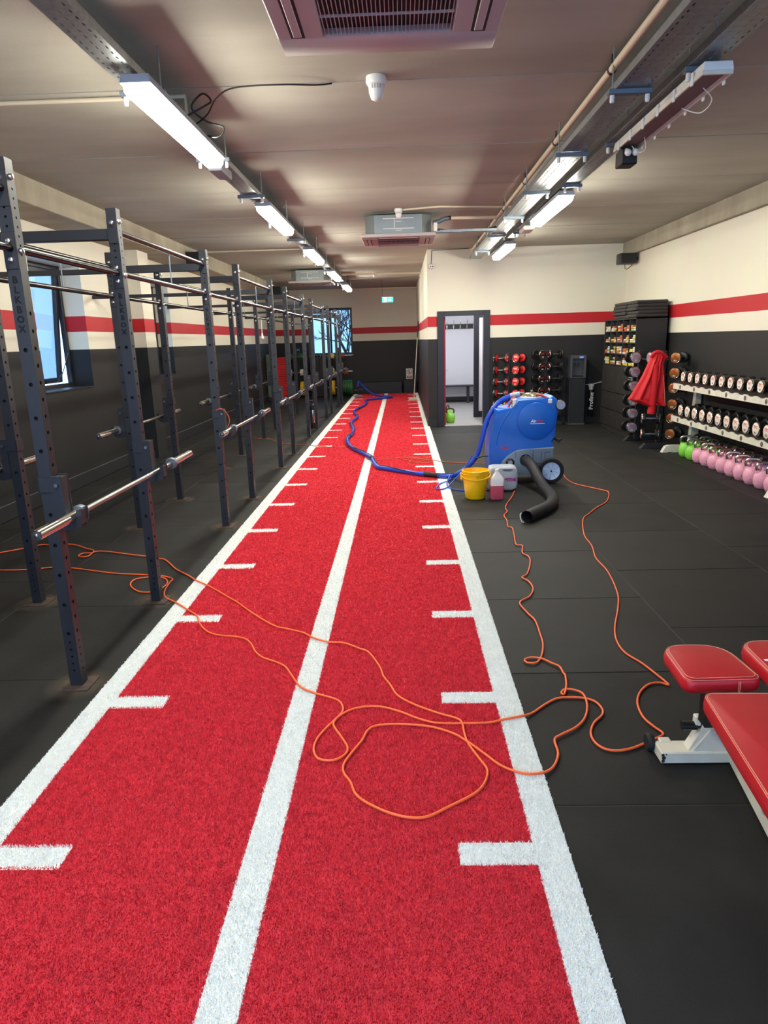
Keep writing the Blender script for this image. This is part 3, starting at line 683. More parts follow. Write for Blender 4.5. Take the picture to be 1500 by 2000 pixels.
LET = text_mesh('B\nL\nK\nB\nO\nX', .041, .0008, bold=.0012)
LET.materials.append(MATS['void'])
rig = thing('pull_up_rig', 'long black steel pull-up rig of bolted uprights left of the turf', 'rig', (-1.5, 3.0, 0))
RL = -Vector(rig.location)
for i, y in enumerate(AY):
    for row, x in (('a', AX), ('b', BX)):
        p = obj('post', PM, None, rig, loc=RL+Vector((x, y, 0)))
        obj('base_plate', BASE, None, p, loc=(0, 0, 0)); 
        if y < 14: obj('rust_stain', STAIN, None, p, loc=(-.03, .03, .0004))
        obj('post_shade_fill', B().box(-PW+.012, -.012, .012, PW-.012, 0.02, PH-.01), 'void', p, loc=(0, 0, 0)) if i == 0 and row == 'a' else obj('post_shade_fill', bpy.data.meshes['post_shade_fill'], None, p, loc=(0, 0, 0))  # near-black block added to read as shade inside the hollow post
        obj('bar_bracket', PLATE, None, p, loc=(0, 0, 0))
        for z in (2.089, 2.013): obj('bolt', BOLT, None, p, loc=(-.03, -.005, z))
        obj('bolt', NUT, None, p, loc=(0, .03, 2.051))
        if i % 2 == 0 and i > 0 or i % 2 == 1 and i > 0:
            obj('bar_bracket', PLATE2, None, p, loc=(0, 0, 0))
            obj('bolt', BOLT, None, p, loc=(-.03, -.005, 2.335)); obj('bolt', NUT, None, p, loc=(0, .03, 2.345))
        if row == 'a':
            t = bpy.data.objects.new('lettering', LET); COL.objects.link(t); t.parent = p; t.rotation_euler = (PI/2, 0, 0); t.location = (-.031, -.0008, 1.828)
    # cross member between the rows, and tie to the wall
    obj('cross_member', B().box(BX, AX-PW, y+.002, y+.058, 2.247, 2.306, bev=.002), 'rig_black', rig)
    if i % 2 == 1 and i > 1 or i in (5, 9): obj('wall_tie', B().box(XL+.003, BX-PW, y+.01, y+.05, 2.247, 2.289, bev=.002), 'rig_black', rig)
for i in range(len(AY)-1):
    y0, y1 = AY[i]+PW, AY[i+1]
    for x in (AX-PW/2, BX-PW/2):
        obj('pull_up_bar', B().cyl((x, y0-.002, 2.062), (x, y1, 2.062), .0175, 16), 'rig_bar', rig, 60)
        if i % 2 == 0:
            u = obj('pull_up_bar', B().cyl((x, y0-.002, 2.297), (x, y1, 2.297), .0165, 16), 'rig_bar', rig, 60)
            ym = (y0+y1)/2+.02
            obj('tie_rod', B().cyl((x, ym, 2.285), (x, ym, 2.075), .005, 8), 'galv_dark', u, 60)

# ---- hooks and barbells
def hook_mesh(sgn):
    b = B(); prof = [(0, .19), (.045, .19), (.047, .03), (.052, -.018), (.085, -.018), (.097, .028), (.118, .034), (.12, -.02), (.104, -.054), (.06, -.07), (0, -.062)]
    for y in (-.007, PW-.001): b.prism([(sgn*x, z) for x, z in prof], (0, y, 0), (1, 0, 0), (0, 0, 1), (0, 1, 0), .008)
    return b
def hook_parts(sgn):
    pl = hook_mesh(sgn)
    lin_ = B().box(min(sgn*.001, sgn*.044), max(sgn*.001, sgn*.044), .002, PW-.002, -.05, .185).box(min(sgn*.05, sgn*.1), max(sgn*.05, sgn*.1), .002, PW-.002, -.05, -.02).box(min(sgn*.098, sgn*.114), max(sgn*.098, sgn*.114), .002, PW-.002, -.04, .026)
    x0, x1 = (-PW-.007, .007) if sgn > 0 else (-.007, PW+.007)
    co = B().box(x0, x1, -.008, -.0052, .115, .185, bev=.001).box(x0, x1, PW+.0008, PW+.006, .115, .185, bev=.001)
    xs = x0 if sgn > 0 else x1-.006
    co.box(xs, xs+.006, -.008, PW+.006, .115, .185)
    pin = B().cyl((sgn*.024, -.02, .15), (sgn*.024, PW+.02, .15), .009, 12)
    return pl.mesh('side_plate'), lin_.mesh('liner'), co.mesh('collar'), pin.mesh('pin', 40)
HK = {s: hook_parts(s) for s in (1, -1)}
for s in (1, -1):
    for me, m in zip(HK[s], ('rig_black', 'plastic_dgrey', 'rig_black', 'steel')): me.materials.append(MATS[m])
def hook(x, y, z, s, label):
    t = thing('bar_hook', label, 'bar hook', (x, y, z), 'rack hooks for barbells', local=True)
    for me in HK[s]: obj(me.name.split('.')[0], me, None, t)
    return t
SH = B().cyl((0, -.66, 0), (0, .66, 0), .014, 16).mesh('shaft', 60); SH.materials.append(MATS['steel'])
def side(sg):
    sl = B().lathe([(.0, .69), (.025, .69), (.025, 1.07), (.0235, 1.078), (.0, 1.078)], (0, 0, 0), (0, sg, 0), 20).mesh('sleeve', 40); sl.materials.append(MATS['chrome'])
    cr = B().lathe([(.0, .655), (.034, .655), (.0375, .66), (.0375, .686), (.034, .692), (0, .692)], (0, 0, 0), (0, sg, 0), 24).mesh('collar_ring', 40); cr.materials.append(MATS['galv_dark'])
    en = B().lathe([(.021, 1.0785), (.019, 1.0795), (.0, 1.0795)], (0, 0, 0), (0, sg, 0), 16).mesh('end_cap', 40); en.materials.append(MATS['plastic_dgrey'])
    br = B().lathe([(.010, 1.0795), (.008, 1.083), (0, 1.084)], (0, 0, 0), (0, sg, 0), 10).mesh('end_bolt', 60); br.materials.append(MATS['steel'])
    return sl, cr, en, br
SIDE = [side(-1), side(1)]
def barbell(x, yc, z, label):
    t = thing('barbell', label, 'barbell', (x, yc, z), 'barbells resting in the rig', local=True)
    obj('shaft', SH, None, t)
    for sl, cr, en, br in SIDE:
        o = obj('sleeve', sl, None, t); obj('end_cap', en, None, o); obj('end_bolt', br, None, o); obj('collar_ring', cr, None, t)
    return t
bays = [(1, 2), (3, 4), (5, 6), (7, 8), (9, 10), (11, 12)]
zs = [.876, .888, .89, .89, .89, .89]; off = [.16, .24, .22, .2, .2, .2]
for k, (i, j) in enumerate(bays):
    z = zs[k]; nm = ['nearest', 'second', 'third', 'fourth', 'fifth', 'farthest'][k]
    hook(AX, AY[i], z+.004, 1, 'black bar hook under the near end of the %s lane-side barbell' % nm)
    hook(AX, AY[j], z+.004, 1, 'black bar hook under the far end of the %s lane-side barbell' % nm)
    barbell(AX+.0685, (AY[i]+AY[j]+PW)/2+off[k], z, 'chrome barbell racked on the lane side of the %s rig bay' % nm)
    if k < 4:
        zb = z+.03
        hook(BX-PW, AY[i], zb+.004, -1, 'black bar hook under the near end of the %s wall-side barbell' % nm)
        hook(BX-PW, AY[j], zb+.004, -1, 'black bar hook under the far end of the %s wall-side barbell' % nm)
        barbell(BX-PW-.0685, (AY[i]+AY[j]+PW)/2+.06, zb, 'dark barbell racked on the wall side of the %s rig bay' % nm)
st = thing('resistance_band', 'thin orange strap hanging from the hook of the second bay', 'strap', (AX, 6.03, 1.0))
obj('strap', B().tube(catmull([(AX-.02, 6.02, 1.075), (AX+.03, 6.02, 1.09), (AX+.075, 6.03, 1.04), (AX+.09, 6.03, .98), (AX+.07, 6.03, .93)]), .004, 6), 'orange_dull', st)
# ================================================================== FLOOR CORDS AND HOSES
cord_right=[(2.423,8.130),(2.397,7.914),(2.420,7.617),(2.540,7.398),(2.635,7.243),(2.663,7.113),(2.529,6.725),(2.363,6.481),(2.223,6.242),(2.122,6.052),(2.003,5.556),(1.981,5.234),(1.928,4.923),(1.927,4.619),(1.868,4.199),(1.792,3.941),(1.692,3.669),(1.647,3.491),(1.644,3.339),(1.689,3.220),(1.715,3.120),(1.742,2.989),(1.711,3.010),(1.652,2.997),(1.583,2.920),(1.538,2.819),(1.525,2.707),(1.543,2.633),(1.563,2.582),(1.545,2.555),(1.466,2.508),(1.395,2.470),(1.333,2.457),(1.289,2.472),(1.264,2.516),(1.265,2.584),(1.299,2.662),(1.353,2.728),(1.367,2.779),(1.353,2.842),(1.310,2.875),(1.246,2.882),(1.187,2.874),(1.120,2.820),(1.051,2.751),(0.999,2.714),(0.905,2.683),(0.849,2.663),(0.737,2.658),(0.620,2.664),(0.543,2.699),(0.464,2.758),(0.382,2.802),(0.306,2.808),(0.245,2.787),(0.194,2.736),(0.143,2.639),(0.111,2.554),(0.105,2.478),(0.128,2.415),(0.175,2.397),(0.216,2.411),(0.243,2.451),(0.241,2.497),(0.209,2.569),(0.171,2.651),(0.174,2.698),(0.199,2.762),(0.195,2.819),(0.162,2.875),(0.063,2.932),(-0.010,2.986),(-0.051,3.045),(-0.098,3.145),(-0.138,3.219),(-0.199,3.274),(-0.274,3.324),(-0.328,3.398),(-0.372,3.495),(-0.422,3.564),(-0.484,3.594),(-0.603,3.626),(-0.674,3.681),(-0.744,3.785),(-0.799,3.912),(-0.864,3.988),(-1.004,4.141),(-1.111,4.258),(-1.161,4.376),(-1.183,4.558),(-1.185,4.622),(-1.241,4.672),(-1.293,4.694),(-1.381,4.676),(-1.464,4.626),(-1.448,4.508),(-1.345,4.382),(-1.251,4.367),(-1.199,4.445),(-1.198,4.548),(-1.258,4.648),(-1.397,4.722),(-1.676,4.777),(-2.069,4.923),(-2.218,4.946),(-2.381,4.904),(-2.618,4.905),(-2.907,4.983)]
cord_mid=[(1.699,7.286),(1.629,7.019),(1.517,6.662),(1.485,6.495),(1.483,6.383),(1.431,6.230),(1.430,6.044),(1.409,5.843),(1.439,5.807),(1.421,5.582),(1.393,5.301),(1.437,5.270),(1.405,5.076),(1.436,4.984),(1.420,4.831),(1.357,4.596),(1.307,4.523),(1.338,4.439),(1.342,4.300),(1.296,4.162),(1.213,4.055),(1.231,3.888),(1.255,3.771),(1.247,3.573),(1.236,3.440),(1.200,3.302),(1.160,3.231),(1.114,3.232),(1.107,3.267),(1.144,3.289),(1.195,3.276),(1.237,3.223),(1.267,3.185),(1.271,3.116),(1.275,3.090),(1.256,2.987),(1.229,2.910),(1.217,2.920),(1.243,2.953),(1.289,2.942),(1.316,2.899),(1.306,2.798),(1.268,2.696),(1.211,2.624),(1.138,2.571),(1.102,2.533),(1.096,2.440),(1.067,2.365),(1.026,2.320),(0.959,2.295),(0.900,2.315),(0.850,2.355),(0.803,2.424),(0.760,2.488),(0.726,2.533),(0.686,2.577),(0.618,2.620),(0.555,2.641),(0.450,2.655),(0.359,2.645),(0.321,2.606),(0.301,2.533),(0.262,2.440),(0.238,2.368),(0.243,2.312),(0.273,2.255),(0.297,2.185),(0.343,2.134),(0.421,2.081),(0.495,2.055),(0.559,2.060),(0.636,2.111),(0.735,2.183),(0.780,2.248),(0.798,2.322),(0.778,2.390),(0.744,2.493),(0.733,2.571),(0.729,2.663),(0.702,2.700),(0.624,2.745),(0.525,2.818),(0.449,2.901),(0.412,3.005),(0.377,3.094),(0.356,3.193),(0.293,3.359),(0.235,3.414),(0.147,3.484),(0.061,3.500),(-0.029,3.557),(-0.100,3.631),(-0.205,3.690),(-0.271,3.724),(-0.374,3.832),(-0.486,3.973),(-0.590,4.114),(-0.688,4.227),(-0.850,4.417),(-0.997,4.564),(-1.096,4.695),(-1.222,4.828),(-1.322,4.978),(-1.402,5.085),(-1.451,5.107),(-1.582,5.174),(-1.717,5.223),(-1.861,5.286),(-2.012,5.338),(-2.068,5.313),(-2.066,5.204),(-2.120,5.194),(-2.155,5.229),(-2.139,5.290),(-2.071,5.299),(-2.105,5.378),(-2.186,5.427),(-2.295,5.515),(-2.401,5.561),(-2.565,5.557),(-2.634,5.557),(-2.715,5.476),(-2.875,5.350),(-3.057,5.223)]
cord_far=[(-2.496,12.495),(-2.113,12.025),(-1.949,11.933),(-1.784,11.779),(-1.602,11.403),(-1.402,11.237),(-1.210,11.149),(-0.997,10.948),(-0.914,10.881),(-0.767,10.820),(-0.605,10.673),(-0.478,10.706),(-0.325,10.843),(-0.196,10.477),(-0.069,9.863),(0.000,9.503),(0.161,9.452),(0.433,9.572),(0.586,9.638),(0.763,9.442),(0.891,9.596),(0.720,9.202),(0.547,9.347),(0.469,9.525),(0.621,9.547),(0.794,9.314),(0.904,9.258),(0.822,9.109),(0.581,9.220),(0.692,9.494),(0.906,9.299),(1.135,9.147),(1.632,9.015)]
hose=[(0.008,20.286),(0.193,19.970),(0.124,19.706),(-0.082,19.525),(-0.315,19.323),(-0.511,19.050),(-0.443,18.397),(-0.480,17.531),(-0.577,16.758),(-0.633,16.278),(-0.618,15.807),(-0.505,15.127),(-0.486,14.617),(-0.540,14.065),(-0.524,13.537),(-0.438,12.878),(-0.401,12.149),(-0.433,11.757),(-0.432,11.324),(-0.375,10.856),(-0.267,10.365),(-0.142,10.052),(-0.014,9.667),(0.054,9.441),(0.096,9.109),(0.163,8.757),(0.272,8.635),(0.469,8.436),(0.664,8.258),(0.841,8.143),(0.984,8.047),(1.090,8.067)]
hose_up=[(1.139,8.000,0.069),(1.241,7.980,0.145),(1.353,7.960,0.278),(1.410,7.950,0.453),(1.465,7.950,0.679),(1.534,7.950,0.819),(1.618,7.950,0.916),(1.728,7.950,0.971),(1.845,7.950,0.992)]
def cord(name, label, pts, r, m, cat, z=None, k=5):
    P = []
    for p in pts:
        zz = p[2] if len(p) > 2 else (r+.0085 if abs(p[0]) < TX+.01 else r+.0005)
        P.append((p[0], p[1], zz))
    o = obj(name, B().tube(catmull(P, k), r, 8), m, None, 80); tag(o, label, cat); return o
cord('extension_cord', 'orange extension cord looping past the bench foot and across the turf', cord_right, .0052, 'orange', 'cord')
# second cord lies over the first
cord('extension_cord', 'orange extension cord with a large round loop on the red turf', [(x, y, (.016 if abs(x) < TX+.01 else .009)) for x, y in cord_mid], .0052, 'orange', 'cord')
cord('extension_cord', 'thin tangled red cord crossing the turf to the blue machine', cord_far, .005, 'orange_dull', 'cord')
HOSE = [(x, y, .036) for x, y in hose] + hose_up
arc = [(-.815, 20.75, .30), (-.815, 20.76, .40), (-.79, 20.8, .44), (-.73, 20.85, .38), (-.57, 20.9, .20), (-.38, 20.8, .07), (-.16, 20.42, .038)]
hs = thing('vacuum_hose', 'long blue vacuum hose snaking over the turf to the cleaning machine', 'hose', (0, 12, 0))
obj('hose', B().tube(catmull(arc + HOSE, 6), .0265, 12), 'hose_blue', hs, 80)
for (x, y) in ((-.60, 16.55), (-.515, 15.0), (-.53, 13.75), (-.425, 11.9), (0.02, 9.55), (.86, 8.15)):
    d = min(range(len(HOSE)-1), key=lambda i: (HOSE[i][0]-x)**2+(HOSE[i][1]-y)**2); a, b_ = Vector(HOSE[d]), Vector(HOSE[d+1]); u = (b_-a).normalized()
    L = .06 if y > 9 else .11
    obj('hose_cuff', B().lathe([(.026, -L), (.0305, -L), (.0305, L), (.026, L)], a, u, 14), 'hose_black', hs, 40)
sp = []
for i, p in enumerate(catmull([(x, y, .036) for x, y in hose[14:]], 6)):
    sp.append(p+Vector((.034*math.cos(i*.11), 0, .034*abs(math.sin(i*.11)))))
obj('solution_line', B().tube(sp, .0055, 6), 'plastic_black', hs, 80)
sl = cord('solution_line', 'thin blue solution tube looping beside the yellow bucket', [(1.30, 7.93, .3), (1.2, 7.9, .14), (1.08, 7.75, .05), (.98, 7.5), (.89, 7.40), (.86, 7.5), (.92, 7.72), (1.04, 7.95), (1.06, 8.05, .06), (1.0, 7.8), (1.0, 7.5), (1.1, 7.38), (1.25, 7.36), (1.42, 7.36), (1.52, 7.40, .07)], .0075, 'hose_blue', 'tube')
wd = thing('carpet_wand', 'chrome carpet cleaning wand standing at far end of blue hose', 'wand', (-.82, 20.7, 0))
obj('wand_tube', B().tube(catmull([(-.815, 20.75, .30), (-.815, 20.74, .22), (-.81, 20.68, .12), (-.80, 20.62, .05)]), .02, 10), 'plastic_black', wd, 60)
obj('wand_head', B().prism([(-.14, .012), (.14, .012), (.14, .03), (.04, .07), (-.04, .07), (-.14, .03)], (-.8, 20.56, 0), (1, 0, 0), (0, 0, 1), (0, 1, 0), .07, bev=.004), 'steel', wd)
obj('wand_handle', B().cyl((-.95, 20.82, .19), (-.68, 20.72, .22), .016, 10), 'steel', wd, 60)
bh = thing('exhaust_hose', 'fat black corrugated exhaust hose curling on floor from the machine', 'hose', (1.95, 6.9, 0))
BP = catmull([(1.885, 7.715, .27), (1.9, 7.62, .265), (1.93, 7.5, .22), (1.965, 7.35, .13), (1.99, 7.15, .068), (2.0, 6.9, .058), (1.97, 6.62, .058), (1.87, 6.36, .058), (1.72, 6.15, .058), (1.6, 5.99, .058)], 10)
obj('hose', B().tube(BP, [.055+.0018*(i % 2) for i in range(len(BP))], 16, caps=False), 'hose_black', bh, 80)
e0, e1 = BP[-3], BP[-1]; u = (e1-e0).normalized()
obj('hose_lining', B().lathe([(.05, -.12), (.05, .001)], e1, u, 16), 'void', bh)
obj('hose_cuff', B().cyl(BP[0]-Vector((0, .02, 0)), BP[3], .058, 16), 'gauge_grey', bh, 40)
obj('wire_end', B().tube(catmull([e1+Vector((-.045, .02, .03)), e1+Vector((-.06, 0, .02)), e1+Vector((-.06, -.02, -.01)), e1+Vector((-.045, -.03, -.045)), e1+Vector((-.03, -.02, -.05))]), .004, 6), 'plastic_white', bh)

# ================================================================== CLEANING MACHINE
mc = thing('carpet_cleaning_machine', 'tall blue wheeled carpet cleaning machine with round drum beside the turf', 'machine', (1.9, 7.95, 0))
FY, DY = 7.73, .44
blue = [(1.488, .12), (1.478, .346), (1.479, .459), (1.497, .551), (1.525, .64), (1.543, .715), (1.549, .845), (1.727, .857), (1.765, .862), (1.775, .955), (2.06, .95), (2.126, .94), (2.135, .966), (2.183, .98), (2.226, .94), (2.244, .814), (2.219, .659), (2.186, .528), (2.197, .468), (2.175, .45), (2.175, .12)]
obj('body', B().prism(blue, (0, FY, 0), (1, 0, 0), (0, 0, 1), (0, 1, 0), DY, bev=.022, seg=3), 'tool_blue', mc, 45)
base = [(1.575, .10), (1.596, .201), (1.628, .26), (1.68, .315), (1.735, .355), (1.797, .384), (1.901, .394), (2.205, .41), (2.203, .373), (2.186, .341), (2.188, .2), (2.15, .10)]
bs = obj('base_shroud', B().prism(base, (0, FY-.022, 0), (1, 0, 0), (0, 0, 1), (0, 1, 0), DY+.044, bev=.012, seg=2), 'tool_grey', mc, 45)
for (a, b_, c, d) in ((1.77, 1.774, .30, .37), (1.965, 1.97, .15, .38), (2.06, 2.064, .26, .36), (2.10, 2.165, .352, .357), (2.10, 2.104, .28, .355), (2.0, 2.08, .23, .235)): obj('moulded_rib', B().box(a, b_, FY-.024, FY-.02, c, d), 'plastic_dgrey', bs)
dr = obj('drum', B().lathe([(.0, -.012), (.185, -.012), (.205, -.006), (.215, .01), (.215, .05)], (1.998, FY-.003, .705), (0, 1, 0), 48), 'tool_blue', mc, 30)
obj('drum_groove', B().lathe([(.2165, .004), (.2215, -.0015), (.2235, .004)], (1.998, FY, .705), (0, 1, 0), 48), 'frame_dark', dr, 30)
t1 = text_mesh('Air', .047, .0006, shear=.3, bold=.001); place_text('lettering', t1, 'text_white', (1.963, FY-.0165, .707), (1, 0, 0), (0, 0, 1), mc)
t2 = text_mesh('flex', .045, .0006, shear=.3, bold=.001); place_text('lettering', t2, 'text_red', (2.038, FY-.0165, .707), (1, 0, 0), (0, 0, 1), mc)
obj('logo_underline', B().box(1.928, 2.09, FY-.0175, FY-.015, .677, .681), 'text_white', mc)
t3 = text_mesh('airflex', .036, .0006, bold=.0015); place_text('lettering', t3, 'text_red', (1.648, FY-.0012, .414), (1, 0, 0), (0, 0, 1), mc)
# lid dome, gauge, valve, tubes
dm = obj('lid', B().lathe([(.125, 0), (.127, .018), (.115, .034), (.08, .05), (.04, .057), (0, .059)], (1.975, FY+.19, .955), (0, 0, 1), 32), 'clear_dome', mc, 50)
obj('lid_ring', B().lathe([(.13, -.006), (.134, .0), (.134, .012), (.127, .016)], (1.975, FY+.19, .955), (0, 0, 1), 32), 'plastic_white', dm, 40)
obj('lid_knob', B().lathe([(.0, .085), (.016, .083), (.018, .07), (.01, .058)], (1.975, FY+.19, .955), (0, 0, 1), 12), 'steel', dm, 40)
obj('hose_connector', B().cyl((1.845, FY+.215, .994), (1.89, FY+.205, .985), .03, 14), 'plastic_black', mc, 40)
obj('hose_cuff', B().cyl((1.735, FY+.22, .975), (1.845, FY+.215, .994), .031, 14), 'gauge_grey', mc, 40)
obj('valve_block', B().box(1.738, 1.79, FY+.02, FY+.16, .845, .955, bev=.01, seg=2), 'plastic_white', mc)
for z in (.87, .9, .93): obj('valve_port', B().cyl((1.733, FY+.07, z), (1.74, FY+.07, z), .012, 10), 'plastic_dgrey', mc, 40)
obj('red_tube', B().tube(catmull([(1.70, FY+.09, .862), (1.715, FY+.085, .90), (1.745, FY+.08, .95), (1.77, FY+.09, .975)]), .012, 8), 'red_tube', mc, 60)
obj('red_tube', B().tube(catmull([(2.0, FY+.06, .995), (2.05, FY+.05, .99), (2.1, FY+.045, .965), (2.14, FY+.03, .93), (2.15, FY+.02, .915)]), .013, 8), 'red_tube', mc, 60)
obj('tube_clamp', B().box(2.125, 2.17, FY-.006, FY+.04, .90, .95, bev=.006), 'plastic_white', mc)
gg = obj('vacuum_gauge', B().lathe([(0, 0), (.05, 0), (.055, .006), (.055, .05), (.05, .055), (0, .055)], (2.262, FY-.03, .88), (0, 1, 0), 28), 'plastic_dgrey', mc, 40)
obj('gauge_face', B().lathe([(0, -.001), (.047, -.001), (.048, .001)], (2.262, FY-.031, .88), (0, 1, 0), 28), 'gauge_grey', gg); obj('gauge_pin', B().cyl((2.262, FY-.036, .88), (2.262, FY-.03, .88), .004, 8), 'text_white', gg)
kn = obj('switch_knob', B().lathe([(0, -.018), (.03, -.018), (.046, -.008), (.05, .0), (.05, .03)], (1.711, FY-.022, .245), (0, 1, 0), 24), 'plastic_black', mc, 40)
obj('knob_label', B().lathe([(0, -.0195), (.026, -.0195), (.027, -.018)], (1.711, FY-.022, .245), (0, 1, 0), 20), 'gauge_grey', kn)
obj('outlet_ring', B().lathe([(.058, -.012), (.066, -.012), (.068, .01)], (1.885, FY-.02, .27), (0, 1, 0), 24), 'plastic_black', mc, 40)
for yy in (FY-.09, FY+DY+.04):
    w = obj('wheel', B().lathe([(.1, 0), (.138, .0), (.146, .008), (.147, .03), (.142, .042), (.1, .044)], (2.165, yy, .147), (0, 1, 0), 36), 'tyre', mc, 40)
    obj('hub', B().lathe([(0, .004), (.02, .002), (.095, .006), (.101, .002), (.101, .04), (0, .04)], (2.165, yy, .147), (0, 1, 0), 36), 'hub', w, 40)
    for k in range(8):
        a = k*PI/4+.2
        obj('spoke_rib', B().box(.02, .092, -.001, .006, -.0018, .0018, M=Matrix.Translation((2.165, yy, .147)) @ Matrix.Rotation(a, 4, 'Y')), 'gauge_grey', w)
    obj('axle_cap', B().lathe([(0, -.006), (.011, -.004), (.012, .004)], (2.165, yy, .147), (0, 1, 0), 10), 'plastic_black', w, 40)
obj('axle', B().cyl((2.165, FY-.05, .147), (2.165, FY+DY+.05, .147), .012, 10), 'steel', mc)
for yy in (FY+.05, FY+DY-.05): obj('caster', B().cyl((1.6, yy-.015, .05), (1.6, yy+.015, .05), .05, 20), 'tyre', mc, 40); obj('caster_fork', B().box(1.58, 1.62, yy-.022, yy+.022, .05, .125, bev=.004), 'steel', mc)
ch = B().tube(catmull([(2.21, FY+.1, .54), (2.215, FY+.09, .50), (2.235, FY+.08, .485), (2.275, FY+.08, .475), (2.3, FY+.08, .478)]), .012, 8).cyl((2.272, FY+.06, .468), (2.272, FY+.1, .468), .022, 12).cyl((2.30, FY+.065, .482), (2.30, FY+.095, .482), .014, 12)
obj('tank_crease', B().tube(catmull([(1.706, FY+.002, .825), (1.661, FY+.001, .766), (1.616, FY+.001, .687), (1.584, FY+.001, .607), (1.565, FY+.001, .528), (1.555, FY+.002, .442)]), .007, 8), 'tool_blue', mc, 60)
obj('rear_lever', ch, 'plastic_black', mc, 50)
obj('mains_lead', B().tube(catmull([(1.478, FY+.12, .30), (1.44, FY+.12, .30), (1.38, FY+.15, .285), (1.34, FY+.2, .26)]), .007, 8), 'plastic_black', mc, 60)

# bucket, bottle, jerrycan
bk = thing('bucket', 'bright yellow plastic bucket on the floor beside the turf edge', 'bucket', (1.245, 7.02, 0))
cx, cy = 1.245, 7.02
obj('bucket_shell', B().lathe([(0, .004), (.098, .004), (.104, .012), (.128, .21), (.135, .285), (.142, .286), (.1425, .30), (.134, .302), (.124, .21), (.098, .018), (0, .014)], (cx, cy, 0), (0, 0, 1), 40), 'yellow_plastic', bk, 40)
obj('rim_band', B().lathe([(.135, .262), (.1405, .262), (.1415, .268), (.136, .27)], (cx, cy, 0), (0, 0, 1), 40), 'yellow_plastic', bk, 40)
sp_ = B().prism([(-.05, .30), (.05, .30), (.0, .235)], (cx, cy-.139, 0), (1, 0, 0), (0, 0, 1), (0, 1, 0), .012, bev=.004)
obj('pouring_spout', sp_, 'yellow_plastic', bk, 50)
for s in (-1, 1): obj('handle_lug', B().box(cx+s*.145-.012, cx+s*.145+.012, cy-.022, cy+.022, .2, .275, bev=.006), 'yellow_plastic', bk)
hp = [(cx-.147+.0*a, cy, .25) for a in (0,)] + [(cx-.155*math.cos(a), cy-.15*math.sin(a)*.98, .262-.045*math.sin(a)) for a in np.linspace(.08, PI-.08, 20)]
obj('carry_handle', B().tube(hp, .006, 8), 'yellow_plastic', bk, 60)
bt = thing('liquid_bottle', 'translucent bottle half full of pink liquid in front of grey container', 'bottle', (1.46, 6.95, 0))
def rrect(a, b_, r, n=4):
    out = []
    for cx_, cy_, a0 in ((a-r, b_-r, 0), (-a+r, b_-r, PI/2), (-a+r, -b_+r, PI), (a-r, -b_+r, 1.5*PI)):
        for i in range(n+1): out.append((cx_+r*math.cos(a0+i*PI/2/n), cy_+r*math.sin(a0+i*PI/2/n)))
    return out
def loft(b, secs, p):
    rings = []
    for (pts, z) in secs: rings.append([b.bm.verts.new((p[0]+x, p[1]+y_, p[2]+z)) for x, y_ in pts])
    n = len(rings[0])
    for R, S in zip(rings, rings[1:]):
        for i in range(n): b.bm.faces.new((R[i], R[(i+1) % n], S[(i+1) % n], S[i]))
    b.bm.faces.new(rings[0][::-1]); b.bm.faces.new(rings[-1]); return b
pb = (1.46, 6.95, 0)
obj('liquid', loft(B(), [(rrect(.062, .045, .018), .003), (rrect(.068, .05, .02), .012), (rrect(.068, .05, .02), .15)], pb), 'pink_liquid', bt, 40)
obj('bottle_body', loft(B(), [(rrect(.069, .051, .02), .15), (rrect(.069, .051, .02), .205), (rrect(.064, .047, .02), .225), (rrect(.02, .02, .018), .285), (rrect(.018, .018, .017), .292)], pb), 'bottle', bt, 40)
obj('cap', B().lathe([(.0, .318), (.02, .318), (.022, .31), (.022, .29), (0, .29)], pb, (0, 0, 1), 18), 'plastic_white', bt, 40)
jc = thing('chemical_container', 'grey plastic container with moulded handle lying behind the bottle', 'container', (1.55, 7.38, 0))
jx0, jx1, jy = 1.42, 1.735, 7.30
prof = [(jx0, .03), (jx0+.03, .005), (jx1-.06, .005), (jx1-.012, .03), (jx1, .08), (jx1-.004, .22), (jx1-.02, .262), (jx1-.06, .272), (jx0+.06, .272), (jx0+.02, .262), (jx0+.004, .22), (jx0-.004, .12)]
jb = obj('container_body', B().prism(prof, (0, jy, 0), (1, 0, 0), (0, 0, 1), (0, 1, 0), .2, bev=.028, seg=3), 'jerry', jc, 60)
obj('handle_recess', B().prism([(1.545, .248), (1.70, .248), (1.675, .222), (1.63, .212), (1.58, .222)], (0, jy-.001, 0), (1, 0, 0), (0, 0, 1), (0, 1, 0), .01, bev=.002), 'gauge_grey', jb)
obj('handle_gap', B().prism([(1.555, .244), (1.68, .244), (1.66, .232), (1.585, .232)], (0, jy-.003, 0), (1, 0, 0), (0, 0, 1), (0, 1, 0), .006), 'plastic_dgrey', jb)
t4 = text_mesh('gme', .075, .0006, shear=.2, bold=.003); place_text('lettering', t4, 'purple', (1.648, jy-.0015, .135), (1, 0, 0), (0, 0, 1), jc)
obj('left_fitting', B().lathe([(0, -.02), (.055, -.02), (.06, -.01), (.06, .02)], (jx0-.002, jy+.1, .13), (-1, 0, 0), 20), 'cream', jc, 40)
for z in (.14, .115, .085): obj('fitting_pipe', B().cyl((jx0-.07, jy+.03, z), (jx0+.01, jy+.03, z), .008, 8), ('steel', 'cream', 'hose_blue')[int((.14-z)/.028)], jc, 60)
